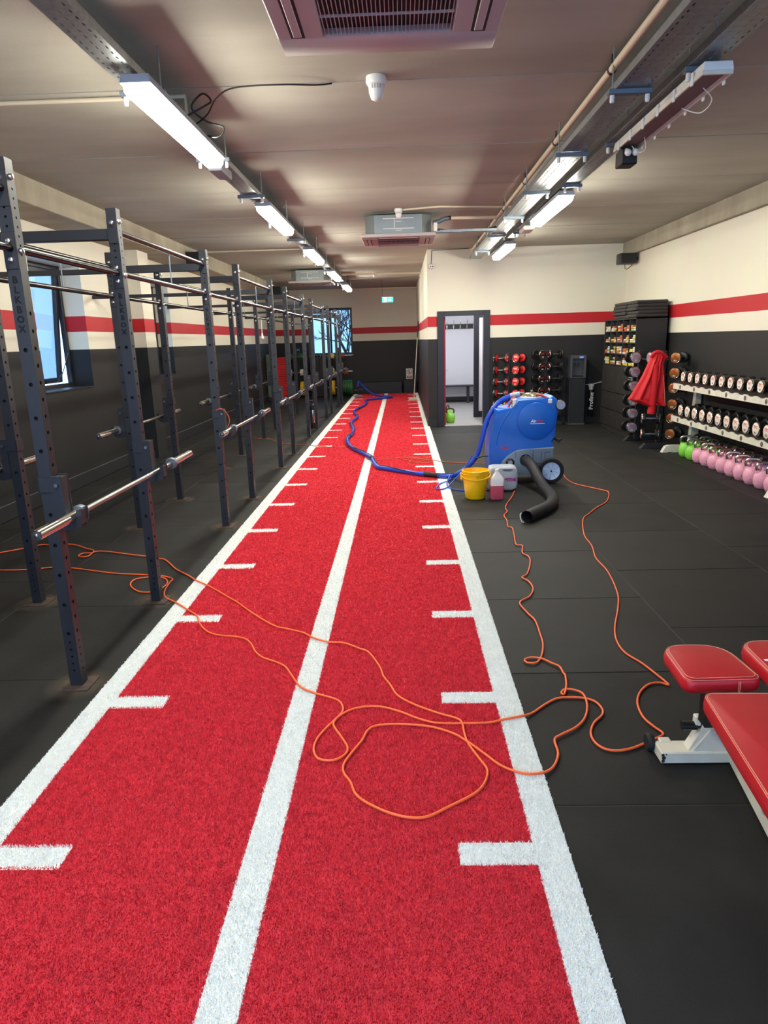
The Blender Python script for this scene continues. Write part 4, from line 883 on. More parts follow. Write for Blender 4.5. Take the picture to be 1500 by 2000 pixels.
# ================================================================== DUMBBELLS
TPC = {}
def dumbbell_set(r, L, hw, face, letter, rim, handle='steel', inner=None, kg=True):
    """meshes of one kind, axis along local X"""
    out = []
    out.append(('handle', B().lathe([(.0, -L/2+hw*.8), (.013, -L/2+hw*.8), (.0165, 0), (.013, L/2-hw*.8), (0, L/2-hw*.8)], (0, 0, 0), (1, 0, 0), 12), handle))
    for s in (-1, 1):
        out.append(('head', B().lathe([(0, 0), (r*.94, 0), (r, r*.06), (r, hw-r*.06), (r*.94, hw), (0, hw)], (s*(L/2-hw), 0, 0), (s, 0, 0), 28), 'db_rubber'))
        out.append(('rim', B().lathe([(r*.86, hw+.0004), (r*.93, hw+.002), (r*.97, hw-.002), (r*1.004, hw-.007), (r*1.004, hw-.014)], (s*(L/2-hw), 0, 0), (s, 0, 0), 28), rim))
        out.append(('face', B().lathe([(0, .0012), (r*.85, .0012), (r*.87, 0)], (s*L/2, 0, 0), (s, 0, 0), 28), face))
        if inner: out.append(('inner_face', B().lathe([(.018, .0012), (r*.85, .0012), (r*.87, 0)], (s*(L/2-hw), 0, 0), (-s, 0, 0), 28), inner))
    ms = []
    for nm, b, m in out:
        me = b.mesh(nm, 40); me.materials.append(MATS[m]); ms.append((nm, me))
    t = text_mesh('TPC', r*.62, .0005, bold=.0006); t.materials.append(MATS[letter])
    kgm = text_mesh('KG', r*.36, .0005, bold=.0006); kgm.materials.append(MATS['text_black' if face == 'face_cream' else 'text_white'])
    return ms, t, kgm, L, r
def dumbbell(kind, loc, ang, label, group, side=-1, both=False):
    ms, t, kgm, L, r = kind
    o = thing('dumbbell', label, 'dumbbell', loc, group, rotz=ang, local=True)
    fc = {}
    for nm, me in ms:
        p = obj(nm, me, None, o); fc.setdefault(nm, []).append(p)
    for s in ((-1, 1) if both else (side,)):
        for me, z in ((t, r*.22), (kgm, -r*.5)):
            q = bpy.data.objects.new('lettering', me); COL.objects.link(q); q.parent = fc['face'][0 if s < 0 else 1]
            u = Vector((0, -1, 0)) if s < 0 else Vector((0, 1, 0)); v = Vector((0, 0, 1))
            M = Matrix((u, v, u.cross(v))).transposed().to_4x4(); M.translation = Vector((s*(L/2+.0016), 0, z)); q.matrix_local = M
    return o
K_up = dumbbell_set(.066, .27, .085, 'face_cream', 'text_red', 'chrome')
K_lo = dumbbell_set(.077, .30, .10, 'face_cream', 'text_red', 'chrome')
K_red = dumbbell_set(.079, .25, .05, 'face_red', 'text_white', 'chrome', inner='face_red')
K_blk = dumbbell_set(.080, .25, .05, 'face_dark', 'text_red', 'chrome')
K_sil = dumbbell_set(.083, .22, .05, 'face_silver', 'text_red', 'chrome')
K_gld = dumbbell_set(.079, .25, .052, 'face_gold', 'text_red', 'chrome', inner='db_rubber')

# white two-tier rack
rk = thing('dumbbell_rack', 'white two-tier dumbbell rack along the right wall above kettlebells', 'rack', (4.4, 8.2, 0))
N_UP, N_LO, PIT = 12, 13, .2205
Y_UP, Y_LO = 9.18, 9.185
RY0, RY1 = 6.45, 9.53
for yy in (6.72, 9.56):
    ft = [(4.115, 0), (4.16, .085), (4.2, .1), (4.59, .1), (4.59, 0), (4.25, 0), (4.245, .012), (4.2, .012), (4.19, 0)]
    obj('foot', B().prism(ft, (0, yy, 0), (1, 0, 0), (0, 0, 1), (0, 1, 0), .08, bev=.004), 'white_paint', rk)
    obj('upright', B().prism([(4.47, .1), (4.585, .1), (4.585, 1.0), (4.52, 1.0)], (0, yy-.03, 0), (1, 0, 0), (0, 0, 1), (0, 1, 0), .09, bev=.004), 'white_paint', rk)
for (tz, y1, n, r, zc) in ((.962, Y_UP, N_UP, .066, 1.067), (.528, Y_LO, N_LO, .077, .63)):
    obj('tier_tray', B().box(4.206, 4.56, RY0, RY1, tz-.07, tz-.05, bev=.003), 'white_paint', rk)
    ya = [y1-PIT*i for i in range(n)][::-1]
    def wave(base, amp, zt):
        pts = [(RY0, base), (RY0, zt)]
        for yc in ya:
            if yc-.08 < RY0: continue
            for a in np.linspace(-1, 1, 7): pts.append((yc+.085*a, zt-amp*(1-a*a)))
        pts += [(RY1, zt), (RY1, base)]
        return pts
    fr_ = obj('front_lip', B().prism(wave(tz-.075, .016, tz), (4.19, 0, 0), (0, 1, 0), (0, 0, 1), (1, 0, 0), .015), 'white_paint', rk)
    for k in range(7):
        yb = 9.29-k*PIT*2
        obj('weight_badge', B().lathe([(0, .0015), (.026, .0015), (.028, 0)], (4.19, yb, tz-.04), (-1, 0, 0), 16), 'badge', fr_)
    for xx in (4.212, 4.40):
        pts = [(RY0, tz-.052), (RY0, zc-r-.006)]
        for yc in ya:
            if yc-.09 < RY0: continue
            for a in np.linspace(-1, 1, 9):
                pts.append((yc+r*.72*a, zc-math.sqrt(max(0, (r+.0015)**2-(r*.72*a)**2))+.0))
        pts += [(RY1-.02, zc-r-.006), (RY1-.02, tz-.052)]
        obj('saddle_strip', B().prism(pts, (xx, 0, 0), (0, 1, 0), (0, 0, 1), (1, 0, 0), .034), 'plastic_black', rk)
    obj('end_bracket', B().box(4.206, 4.53, RY1-.03, RY1-.002, tz-.075, tz-.005, bev=.003), 'white_paint', rk)
for i in range(N_UP): dumbbell(K_up, (4.306, Y_UP-PIT*i, 1.067), 0, 'cream-faced dumbbell, %s from the far end of the upper rack tier' % ORD[i], 'dumbbells on the upper tier')
for i in range(N_LO): dumbbell(K_lo, (4.321, Y_LO-PIT*i, .63), 0, 'cream-faced dumbbell, %s from the far end of the lower rack tier' % ORD[i], 'dumbbells on the lower tier')

# vertical dumbbell stands
def stand(name_label, x, y, foot, tiers, txt=None):
    t = thing('dumbbell_stand', name_label, 'stand', (x, y, 0))
    obj('column', B().box(x-.035, x+.035, y-.03, y+.03, .04, tiers[0]+.1, bev=.004), 'black_paint', t)
    for f in foot: obj('foot', B().prism([(0, 0), (.07, .075), (f[2]-.02, .075), (f[2], 0)], (f[0], f[1]-.04, 0), (1, 0, 0), (0, 0, 1), (0, 1, 0), .08, bev=.004), 'black_paint', t)
    return t
def arms(t, x, y, pos, z):
    for (px_, py_) in pos: obj('saddle_arm', B().tube([(x, y, z-.03), ((x+px_)/2, (y+py_)/2, z-.035), (px_, py_, z-.03)], .012, 8), 'black_paint', t)
tz_r = [1.25, 1.035, .82, .607, .40, .195]
sr = stand('black vertical stand of red dumbbells beside the door', 2.47, 13.02, [(2.15, 12.98, .62)], tz_r)
for i, z in enumerate(tz_r):
    dumbbell(K_red, (2.33, 12.93, z), math.atan2(-.5, .8), 'red-faced dumbbell, sideways on, %s from the top of the stand by the door' % ORD[i], 'red dumbbells on the stand by the door', side=1, both=True)
    dumbbell(K_red, (2.67, 12.91, z), math.radians(45), 'red-faced dumbbell, end-on, %s from the top of the stand by the door' % ORD[i], 'red dumbbells on the stand by the door')
    arms(sr, 2.47, 13.02, [(2.33, 12.93), (2.665, 12.91)], z)
tz_k = [1.295, 1.077, .86, .645, .43, .215]
sk = stand('black vertical stand of black dumbbells between red ones and water cooler', 3.17, 13.02, [(2.9, 12.98, .6)], tz_k)
for i, z in enumerate(tz_k):
    dumbbell(K_blk, (3.02, 12.92, z), math.atan2(.87, -.4), 'black-faced dumbbell, end-on, %s from the top of the stand left of the cooler' % ORD[i], 'black dumbbells on the middle stand')
    dumbbell(K_blk, (3.315, 12.93, z), math.atan2(.2, .95), 'black-faced dumbbell, sideways on, %s from the top of the stand left of the cooler' % ORD[i], 'black dumbbells on the middle stand')
    arms(sk, 3.17, 13.02, [(3.02, 12.92), (3.315, 12.93)], z)
tz_s = [1.28, 1.072, .862, .648, .458, .247]
s1 = stand('black vertical stand of silver dumbbells in front of cubby unit', 4.12, 10.68, [(3.96, 10.78, .5)], tz_s)
for i, z in enumerate(tz_s):
    dumbbell(K_sil, (3.96, 10.56, z), math.radians(97), 'silver-faced dumbbell, %s from the top of the stand left of the red jacket' % ORD[i], 'silver dumbbells on the stand')
    arms(s1, 4.12, 10.68, [(3.93, 10.56)], z)
dumbbell(K_sil, (4.225, 10.33, 1.28), math.radians(12), 'silver-faced dumbbell half hidden at the collar of the red jacket', 'silver dumbbells on the stand')
arms(s1, 4.12, 10.68, [(4.225, 10.33)], 1.28)
tz_g = [1.28, 1.07, .862, .63, .43, .205]
s2 = stand('black vertical stand of gold dumbbells between jacket and white rack', 4.25, 10.1, [(3.945, 9.99, .62)], tz_g)
for i, z in enumerate(tz_g):
    if i > 3: dumbbell(K_gld, (4.085, 10.0, z), math.atan2(-.25, .95), 'gold-faced dumbbell below the red jacket, %s from the top of its stand' % ORD[i], 'gold dumbbells on the stand', side=-1, both=True)
    dumbbell(K_gld, (4.45, 10.04, z), math.radians(42), 'gold-faced dumbbell, end-on, %s from the top right of the red jacket' % ORD[i], 'gold dumbbells on the stand')
    arms(s2, 4.25, 10.1, [(4.085, 10.0), (4.43, 10.07)] if i > 3 else [(4.43, 10.07)], z)
el = text_mesh('ELITE', .085, .0006, shear=.3, bold=.002); place_text('lettering', el, 'text_white', (4.015, 10.78, .97), (0, .0, 1), (-.96, .28, 0), s1)

# red jacket
def jacket():
    b = B(); rows = [(1.373, 4.02, 4.10), (1.35, 4.0, 4.15), (1.30, 3.985, 4.2), (1.2, 3.95, 4.175), (1.05, 3.89, 4.2), (.9, 3.81, 4.22), (.8, 3.755, 4.235), (.725, 3.71, 4.245), (.69, 3.79, 4.25), (.655, 3.89, 4.255), (.626, 3.955, 4.258)]
    rows2 = []
    for i in range(len(rows)-1):
        for k in range(3):
            f = k/3; rows2.append(tuple(rows[i][j]*(1-f)+rows[i+1][j]*f for j in range(3)))
    rows2.append(rows[-1]); n = 40; F = []; K = []
    for (z, xa, xb) in rows2:
        dz = (1.38-z); R, S = [], []
        for c in range(n+1):
            t = c/n; x = xa+(xb-xa)*t
            edge = math.sqrt(max(0, 1-(2*t-1)**2))
            fold = (.022*math.sin(t*17+dz*1.2)+.013*math.sin(t*31+2+dz*2))*min(1, dz*2.2+.25)*(.35+.65*edge)
            dip = -.05*math.exp(-((t-.60)/.035)**2)*min(1, dz*2)*-1
            R.append(b.bm.verts.new((x, 9.90-.075*edge+fold+dip, z-.01*math.sin(t*9)*(dz > .6)))); S.append(b.bm.verts.new((x, 9.905+.012*edge, z)))
        F.append(R); K.append(S)
    for A, C, fl_ in ((F, 0, 1), (K, 0, 0)):
        for i in range(len(A)-1):
            for c in range(n): b.bm.faces.new((A[i][c], A[i][c+1], A[i+1][c+1], A[i+1][c]))
    for i in range(len(F)-1):
        for c in (0, n): b.bm.faces.new((F[i][c], F[i+1][c], K[i+1][c], K[i][c]))
    for i in (0, len(F)-1):
        for c in range(n): b.bm.faces.new((F[i][c], F[i][c+1], K[i][c+1], K[i][c]))
    return b
jk = thing('jacket', 'red jacket hanging over the dumbbell stands beside the white rack', 'jacket', (4.05, 9.9, .5))
obj('jacket_body', jacket(), 'coat_red', jk, 70)
obj('sleeve', B().tube(catmull([(4.05, 9.86, 1.2), (4.045, 9.84, .95), (4.04, 9.845, .72), (4.04, 9.86, .6), (4.04, 9.87, .52)]), [.05]*20+[.055]*5, 14), 'coat_red', jk, 70)
obj('collar', B().tube(catmull([(3.985, 9.87, 1.3), (4.02, 9.84, 1.36), (4.08, 9.835, 1.372), (4.14, 9.845, 1.34), (4.205, 9.87, 1.29)]), .024, 10), 'coat_red', jk, 70)
obj('zip', B().tube([(4.165, 9.84, 1.05), (4.19, 9.84, .85), (4.215, 9.845, .645)], .003, 6), 'stitch', jk)

# kettlebells
def kb_meshes(colour, hm):
    bd = B().lathe([(0, 0), (.06, 0), (.072, .006), (.092, .045), (.0985, .09), (.094, .13), (.078, .165), (.05, .188), (0, .195)], (0, 0, 0), (0, 0, 1), 28).mesh('body', 50); bd.materials.append(MATS[colour])
    hn = B().tube(catmull([(-.05, 0, .165), (-.072, 0, .2), (-.078, 0, .235), (-.066, 0, .262), (-.035, 0, .277), (.035, 0, .277), (.066, 0, .262), (.078, 0, .235), (.072, 0, .2), (.05, 0, .165)], 4), .0145, 12).mesh('handle', 70); hn.materials.append(MATS[hm])
    hr = []
    for s in (-1, 1):
        q = B().lathe([(.034, 0), (.027, .03), (.02, .05)], (s*.048, 0, .15), (s*.35, 0, 1), 12).mesh('horn', 60); q.materials.append(MATS[colour]); hr.append(q)
    ch = []
    for k in range(5):
        a = rng.uniform(0, 2*PI); z = rng.uniform(.04, .14); r = .099*math.sin(math.acos(max(-1, min(1, (z-.09)/.11))))
        q = B().lathe([(0, .002), (rng.uniform(.003, .006), .0015), (.006, -.002)], (math.cos(a)*r*.97, math.sin(a)*r*.97, z), (math.cos(a), math.sin(a), .0), 7).mesh('paint_chip'); q.materials.append(MATS['speck']); ch.append(q)
    return bd, hn, hr, ch
KB = {c: kb_meshes(m, h) for c, m, h in (('green', 'kb_green', 'steel'), ('pink', 'kb_pink', 'chrome'), ('purple', 'kb_purple', 'steel'), ('lime', 'kb_green', 'rust'))}
def kettlebell(c, x, y, rz, label, group, z=0.0):
    t = thing('kettlebell', label, 'kettlebell', (x, y, z), group, rotz=rz, local=True); bd, hn, hr, ch = KB[c]
    o = obj('body', bd, None, t)
    for q in ch: obj('paint_chip', q, None, o)
    obj('handle', hn, None, t)
    for q in hr: obj('horn', q, None, t)
cols = ['green', 'green'] + ['pink']*10
for i, c in enumerate(cols):
    kettlebell(c, 4.30, 9.2-.2235*i, rng.uniform(-.5, .1), '%s kettlebell, %s from far end of front floor row under the rack' % (c, ORD[i]), 'kettlebells in the front row')
cb = ['green', 'green', 'green', 'green', 'pink', 'pink', 'pink', 'pink', 'purple', 'purple', 'pink']
for i, c in enumerate(cb):
    kettlebell(c, 4.4985, 9.3-.222*i, rng.uniform(-.4, .4), '%s kettlebell, %s from far end of back row against the wall' % (c, ORD[i]), 'kettlebells in the back row')
kettlebell('lime', 1.445, 13.66, .3, 'lime green kettlebell holding the changing room door open', 'kettlebells at the door')
kettlebell('lime', 1.44, 14.35, 1.2, 'pale green kettlebell half hidden behind the open red door', 'kettlebells at the door')

# cubby and locker unit
cu = thing('cubby_unit', 'tall black unit of small cubbyholes above lockers in right corner', 'shelving', (4.3, 11.65, 0))
X0, X1, Y0, Y1, H = 4.08, 4.56, 10.85, 12.5, 1.865
ca = B().box(X0, X1, Y0, Y0+.018, 0, H).box(X0, X1, Y1-.018, Y1, 0, H).box(X0, X1, Y0, Y1, H-.02, H).box(X0, X1, Y0, Y1, 0, .08).box(X1-.015, X1, Y0, Y1, 0, H)
obj('carcass', ca, 'cab_black', cu)
cw = (Y1-Y0)/5; zr = [1.13, 1.31, 1.49, 1.67, 1.845]
for k in range(1, 5): obj('divider', B().box(X0+.003, X1-.02, Y0+cw*k-.006, Y0+cw*k+.006, 1.12, H-.02), 'plastic_dgrey', cu)
for z in zr[:-1]: obj('shelf', B().box(X0+.001, X1-.02, Y0+.018, Y1-.018, z-.012, z), 'plastic_dgrey', cu)
for k in range(5):
    for (a, b_) in ((.085, .36), (.372, .66), (.672, 1.11)):
        dd = obj('locker_door', B().box(X0-.012, X0+.006, Y0+cw*k+.006, Y0+cw*(k+1)-.006, a, b_, bev=.002), 'cab_black', cu)
        obj('lock', B().lathe([(0, .008), (.012, .007), (.013, 0)], (X0-.012, Y0+cw*k+.04, (a+b_)/2+.06), (-1, 0, 0), 10), 'plastic_dgrey', dd)
ROLL = []
for cmat in ('card_a', 'card_b', 'card_c', 'card_d', 'card_e', 'card_f'):
    me = B().box(-.06, .06, -.062, .062, 0, .028, bev=.009, seg=2).mesh('rolled_band', 40); me.materials.append(MATS[cmat]); ROLL.append(me)
CN = ['yellow', 'coral red', 'white', 'orange', 'pale green', 'pale blue']
for r_ in range(4):
    for k in range(5):
        for sx in (0, 1):
            zz = zr[r_]
            for j in range(int(rng.integers(2, 5))):
                ci = int(rng.choice([0, 1, 2, 3, 4, 5], p=[.28, .2, .24, .14, .08, .06]))
                o = obj('rolled_band', ROLL[ci], None, None, loc=(X0+.068+rng.uniform(-.006, .01), Y0+cw*k+.09+sx*.145+rng.uniform(-.01, .01), zz)); zz += .0285
                o.rotation_euler = (0, 0, rng.uniform(-.1, .1))
                tag(o, '%s rolled band, %s up, %s pile, %s cubbyhole from the left of %s row' % (CN[ci], ORD[j], ('right', 'left')[sx], ORD[4-k], ('lowest', 'third', 'second', 'top')[r_]), 'rolled band', 'rolled bands in the cubbyholes')
for s_, (ya_, yb_) in enumerate(((11.36, 12.02), (10.83, 11.34))):
    for k in range(5):
        zt = 1.866+k*.05
        o = obj('folded_mat', B().box(4.07+rng.uniform(-.02, .015), 4.54, ya_+rng.uniform(-.015, .015), yb_+rng.uniform(-.02, .015), zt, zt+.049, bev=.02, seg=3), 'mat_foam', None, 50)
        tag(o, 'folded charcoal mat, %s from the bottom of the %s stack on the cubby unit' % (ORD[k], ('left', 'right')[s_]), 'mat', 'folded mats on the cubby unit')

# water cooler and filter
wc = thing('water_cooler', 'tall steel and black water cooler against the dark wall', 'water cooler', (3.73, 12.98, 0))
obj('lower_body', B().box(3.585, 3.875, 12.84, 13.13, .03, .86, bev=.008), 'cooler_black', wc)
obj('plinth', B().box(3.575, 3.885, 12.83, 13.13, 0, .035, bev=.004), 'cooler_steel', wc)
hd_ = obj('head_frame', B().box(3.585, 3.625, 12.83, 13.13, .86, 1.27, bev=.004).box(3.835, 3.875, 12.83, 13.13, .86, 1.27, bev=.004).box(3.625, 3.835, 12.83, 13.13, 1.21, 1.27, bev=.004).box(3.625, 3.835, 12.83, 13.13, .86, .885, bev=.004), 'cooler_steel', wc)
obj('recess_back', B().box(3.625, 3.835, 12.97, 12.98, .885, 1.21), 'cooler_steel', hd_)
obj('display', B().box(3.745, 3.815, 12.826, 12.831, 1.218, 1.25), 'screen_blue', hd_)
for x in (3.7, 3.76): obj('tap', B().cyl((x, 12.9, 1.11), (x, 12.9, 1.06), .012, 10).box(x-.014, x+.014, 12.88, 12.97, 1.1, 1.125), 'plastic_dgrey', hd_)
obj('drip_tray', B().box(3.63, 3.83, 12.84, 12.97, .885, .9, bev=.003), 'plastic_black', hd_)
obj('edge_strip', B().box(3.58, 3.586, 12.825, 12.84, .03, 1.27), 'steel', wc)
pf = thing('water_filter', 'black filter cartridge with white vertical lettering on the corner wall', 'filter', (4.04, 13.07, .13))
obj('cartridge', B().lathe([(0, .13), (.03, .135), (.05, .17), (.052, .6), (.045, .63), (0, .63)], (4.04, 13.07, 0), (0, 0, 1), 24), 'plastic_black', pf, 40)
obj('filter_head', B().lathe([(.035, .62), (.04, .64), (.04, .69), (.055, .69), (.055, .735), (0, .735)], (4.04, 13.07, 0), (0, 0, 1), 20), 'plastic_white', pf, 40)
obj('supply_tube', B().tube(catmull([(3.9, 13.1, .72), (3.98, 13.07, .725), (4.06, 13.06, .73), (4.2, 13.08, .76), (4.35, 13.12, .78)]), .006, 6), 'plastic_white', pf, 60)
tf = text_mesh('Profine', .11, .0006, bold=.002); place_text('lettering', tf, 'text_white', (4.04, 13.016, .42), (0, 0, 1), (-1, 0, 0), pf)

# ================================================================== BENCHES
def pad(pts, z0, z1, name, parent, stitch=True, k=8):
    P = [Vector((x, y_, 0)) for x, y_ in pts]; n = len(P); b = B()
    ctr = sum(P, Vector())/n
    def ring(off, z): return [b.bm.verts.new((p+(ctr-p).normalized()*off)+Vector((0, 0, z))) for p in P]
    h = z1-z0; R = [ring(.02, z0), ring(.004, z0+h*.15), ring(0, z0+h*.45), ring(.003, z0+h*.8), ring(.012, z1-.002), ring(.022, z1)]
    for A, C in zip(R, R[1:]):
        for i in range(n): b.bm.faces.new((A[i], A[(i+1) % n], C[(i+1) % n], C[i]))
    b.bm.faces.new(R[0][::-1]); top = b.bm.faces.new(R[-1])
    o = obj(name, b, 'red_vinyl', parent, 55)
    for off, z in ((.008, z1-.004), (.019, z1+.0006)):
        obj('stitching', B().tube([(p+(ctr-p).normalized()*off)+Vector((0, 0, z)) for p in P], .0009, 5, closed=True), 'stitch', o)
    return o
def rounded(poly, r, n=6):
    out = []; m = len(poly)
    for i in range(m):
        p = Vector(poly[i]); a = Vector(poly[i-1]); c = Vector(poly[(i+1) % m]); rr = r[i] if isinstance(r, (list, tuple)) else r
        u = (a-p).normalized(); v = (c-p).normalized(); s0 = p+u*rr; s1 = p+v*rr
        for k in range(n+1):
            t = k/n; q = s0*(1-t)**2+p*2*t*(1-t)+s1*t*t; out.append((q.x, q.y))
    return out
b1 = thing('weight_bench', 'red padded adjustable bench with white frame at right foreground', 'bench', (1.6, 2.0, 0))
seat = rounded([(1.47, 2.197), (1.748, 2.205), (1.735, 2.50), (1.485, 2.50)], [.045, .04, .12, .09])
ps = pad(seat, .392, .452, 'seat_pad', b1)
obj('seam', B().tube([(1.655, 2.196, .446), (1.655, 2.194, .42), (1.655, 2.196, .395)], .0011, 5).tube([(1.66, 2.196, .446), (1.66, 2.194, .42), (1.66, 2.196, .395)], .0011, 5), 'stitch', ps)
back = rounded([(1.362, .95), (1.67, .93), (1.80, 2.118), (1.494, 2.126)], [.05, .05, .03, .04])
pad(back, .388, .452, 'back_pad', b1)
f1 = obj('front_foot', B().box(1.479, 1.762, 2.368, 2.455, .004, .052, bev=.004), 'white_paint', b1)
obj('foot_cap', B().box(1.50, 1.545, 2.44, 2.475, .03, .056, bev=.004), 'white_paint', f1)
ch_ = B()
for (x, z, r) in ((1.484, .042, .006), (1.488, .03, .008), (1.486, .016, .007), (1.497, .045, .003)): ch_.lathe([(0, .0006), (r, .0006), (r*1.1, 0)], (x, 2.3678, z), (0, -1, 0), 7)
obj('paint_chip', ch_, 'speck', f1)
obj('front_post', B().prism([(1.585, .05), (1.8, .05), (1.765, .385), (1.665, .385), (1.658, .215), (1.63, .13)], (0, 2.385, 0), (1, 0, 0), (0, 0, 1), (0, 1, 0), .05, bev=.003), 'white_paint', b1)
obj('gusset', B().prism([(1.60, .052), (1.73, .052), (1.75, .09), (1.665, .145)], (0, 2.3765, 0), (1, 0, 0), (0, 0, 1), (0, 1, 0), .009), 'white_paint', b1)
obj('pop_pin', B().cyl((1.565, 2.41, .145), (1.62, 2.41, .145), .018, 14).cyl((1.62, 2.41, .145), (1.65, 2.41, .145), .012, 12), 'plastic_black', b1, 40)
obj('pin_lug', B().box(1.61, 1.632, 2.395, 2.425, .15, .19, bev=.003), 'white_paint', b1)
for (x, y_) in ((1.468, 2.47), (1.778, 2.375)):
    w = obj('wheel', B().lathe([(0, -.014), (.03, -.014), (.036, -.006), (.036, .006), (.03, .014), (0, .014)], (x, y_, .036), (1, .0, 0), 24), 'tyre', b1, 40)
obj('seat_post', B().box(1.60, 1.66, 2.3, 2.36, .2, .395, bev=.003), 'plastic_black', b1)
sp1 = B().prism([(1.72, .0), (1.79, .0), (1.79, .075), (1.72, .075)], (0.02, 2.37, .012), (1, 0, 0), (0, 0, 1), (-.155, -1, 0), 1.35, bev=.003)
obj('spine_beam', sp1, 'white_paint', b1)
obj('pad_support', B().box(1.55, 1.68, 1.2, 2.05, .345, .39, bev=.003), 'white_paint', b1)
obj('pad_strut', B().tube([(1.64, 1.75, .35), (1.66, 1.9, .2), (1.69, 2.0, .08)], .022, 10), 'white_paint', b1, 50)
obj('rear_foot', B().box(1.33, 1.75, 1.0, 1.07, .004, .06, bev=.004), 'white_paint', b1)
b2 = thing('weight_bench', 'second red bench partly cut off at the right edge of frame', 'bench', (1.95, 1.9, 0))
pad(rounded([(1.764, 2.15), (2.05, 2.15), (2.04, 2.49), (1.775, 2.49)], [.035, .04, .12, .09]), .40, .47, 'seat_pad', b2)
obj('white_mark', B().box(1.797, 1.86, 2.303, 2.316, .4702, .4712), 'text_white', b2)
pad(rounded([(1.84, .95), (2.14, .95), (2.14, 2.11), (1.84, 2.11)], .04), .39, .452, 'back_pad', b2)
obj('front_foot', B().box(1.85, 2.12, 2.37, 2.45, .004, .052, bev=.004), 'white_paint', b2)
obj('front_post', B().box(1.95, 2.03, 2.39, 2.44, .05, .41, bev=.003), 'white_paint', b2)
obj('spine_beam', B().box(1.95, 2.03, 1.0, 2.38, .012, .09, bev=.003), 'white_paint', b2)
obj('pad_support', B().box(1.92, 2.06, 1.1, 2.05, .09, .39, bev=.003), 'white_paint', b2)

# ================================================================== FAR END
def plates(x0, n, z, r, m, y, name, label, w=.045):
    me = B().lathe([(.026, 0), (r*.92, 0), (r, .006), (r, w-.006), (r*.92, w), (.026, w), (.026, 0)], (0, 0, 0), (1, 0, 0), 28).mesh('weight_plate', 40); me.materials.append(MATS[m])
    for k in range(n):
        o = obj('weight_plate', me, None, None, loc=(x0+k*(w+.003), y, z))
        tag(o, label % ORD[k] if '%s' in label else label, 'weight plate', name)
pr = thing('plate_storage_rack', 'black plate storage rack with pegs beside far end of the turf', 'rack', (-1.4, 21.3, 0))
pr2 = thing('plate_storage_rack', 'black plate storage rack behind the rig by red step stack', 'rack', (-2.65, 21.3, 0))
for t, xs, xe in ((pr, (-1.42, -1.36), (-1.75, -.98)), (pr2, (-2.69, -2.63), (-2.95, -2.35))):
    for yy in (20.92, 21.5): obj('upright', B().box(xs[0], xs[1], yy, yy+.06, 0, 1.45, bev=.003), 'rig_black', t)
    obj('base_beam', B().box(xs[0], xs[1], 20.75, 21.7, 0, .05), 'rig_black', t); obj('top_beam', B().box(xs[0], xs[1], 20.98, 21.5, 1.39, 1.45), 'rig_black', t)
    for z in (.275, .75, 1.22): obj('peg', B().cyl((xe[0], 20.95, z), (xe[1], 20.95, z), .024, 12), 'steel', t, 60)
plates(-1.272, 6, .275, .225, 'green_plate', 20.95, 'green plates', 'dark green bumper plate on the low peg, %s from the left')
plates(-1.62, 2, .275, .215, 'yellow_plate', 20.95, 'yellow plates', 'yellow bumper plate on the low peg, %s from the left')
plates(-1.25, 3, .75, .1, 'orange_plate', 20.95, 'orange plates', 'brown-orange plate on the middle peg, %s from the left')
plates(-1.62, 2, .75, .11, 'pale_plate', 20.95, 'pale yellow plates', 'pale yellow plate on the middle peg, %s from left')
plates(-1.30, 2, 1.22, .075, 'orange_plate', 20.95, 'orange plates up', 'brown-orange plate on the top peg, %s from the left')
plates(-1.65, 3, 1.22, .08, 'pale_plate', 20.95, 'pale yellow plates up', 'pale yellow plate on the top peg, %s from left')
plates(-2.86, 2, .275, .215, 'yellow_plate', 20.95, 'yellow plates b', 'yellow bumper plate behind the rig, %s from left on low peg')
plates(-2.56, 2, .275, .215, 'yellow_plate', 20.95, 'yellow plates c', 'yellow bumper plate behind the rig, %s right of the upright')
plates(-2.86, 1, .75, .1, 'white_plate', 20.95, 'white plates', 'white plate on the middle peg beside the red steps')
plates(-2.56, 2, .75, .1, 'white_plate', 20.95, 'white plates b', 'white plate on the middle peg behind rig, %s from upright')
plates(-2.88, 2, 1.22, .09, 'green_plate', 20.95, 'green plates b', 'green plate on the top peg behind the rig, %s from left')
plates(-2.58, 2, 1.22, .09, 'green_plate', 20.95, 'green plates c', 'green plate on the top peg right of upright, %s from it')
bx = thing('storage_cabinet', 'low black cabinet below the far window between plate racks', 'cabinet', (-2.0, 21.6, 0))
obj('cabinet_body', B().box(-2.28, -1.78, 21.4, 21.85, 0, 1.18, bev=.006), 'cab_black', bx)
for k in range(2): obj('cabinet_door', B().box(-2.27+.245*k, -2.035+.245*k, 21.385, 21.4, .05, 1.14, bev=.003), 'cab_black', bx)
for k in range(5):
    kx = -2.22+.09*k
    kt = thing('small_kettlebell', 'small black kettlebell, %s from left on the far cabinet' % ORD[k], 'kettlebell', (kx, 21.55, 1.18), 'small kettlebells on the cabinet')
    obj('body', B().lathe([(0, 0), (.025, 0), (.038, .03), (.034, .055), (0, .07)], (kx, 21.55, 1.18), (0, 0, 1), 12), 'plastic_black', kt, 50); obj('handle', B().tube(catmull([(kx-.02, 21.55, 1.24), (kx-.026, 21.55, 1.27), (kx, 21.55, 1.29), (kx+.026, 21.55, 1.27), (kx+.02, 21.55, 1.24)], 3), .006, 6), 'steel', kt)
SM = B().box(-.16, .16, -.2, .2, 0, .049, bev=.014).mesh('exercise_step'); SM.materials.append(MATS['step_red'])
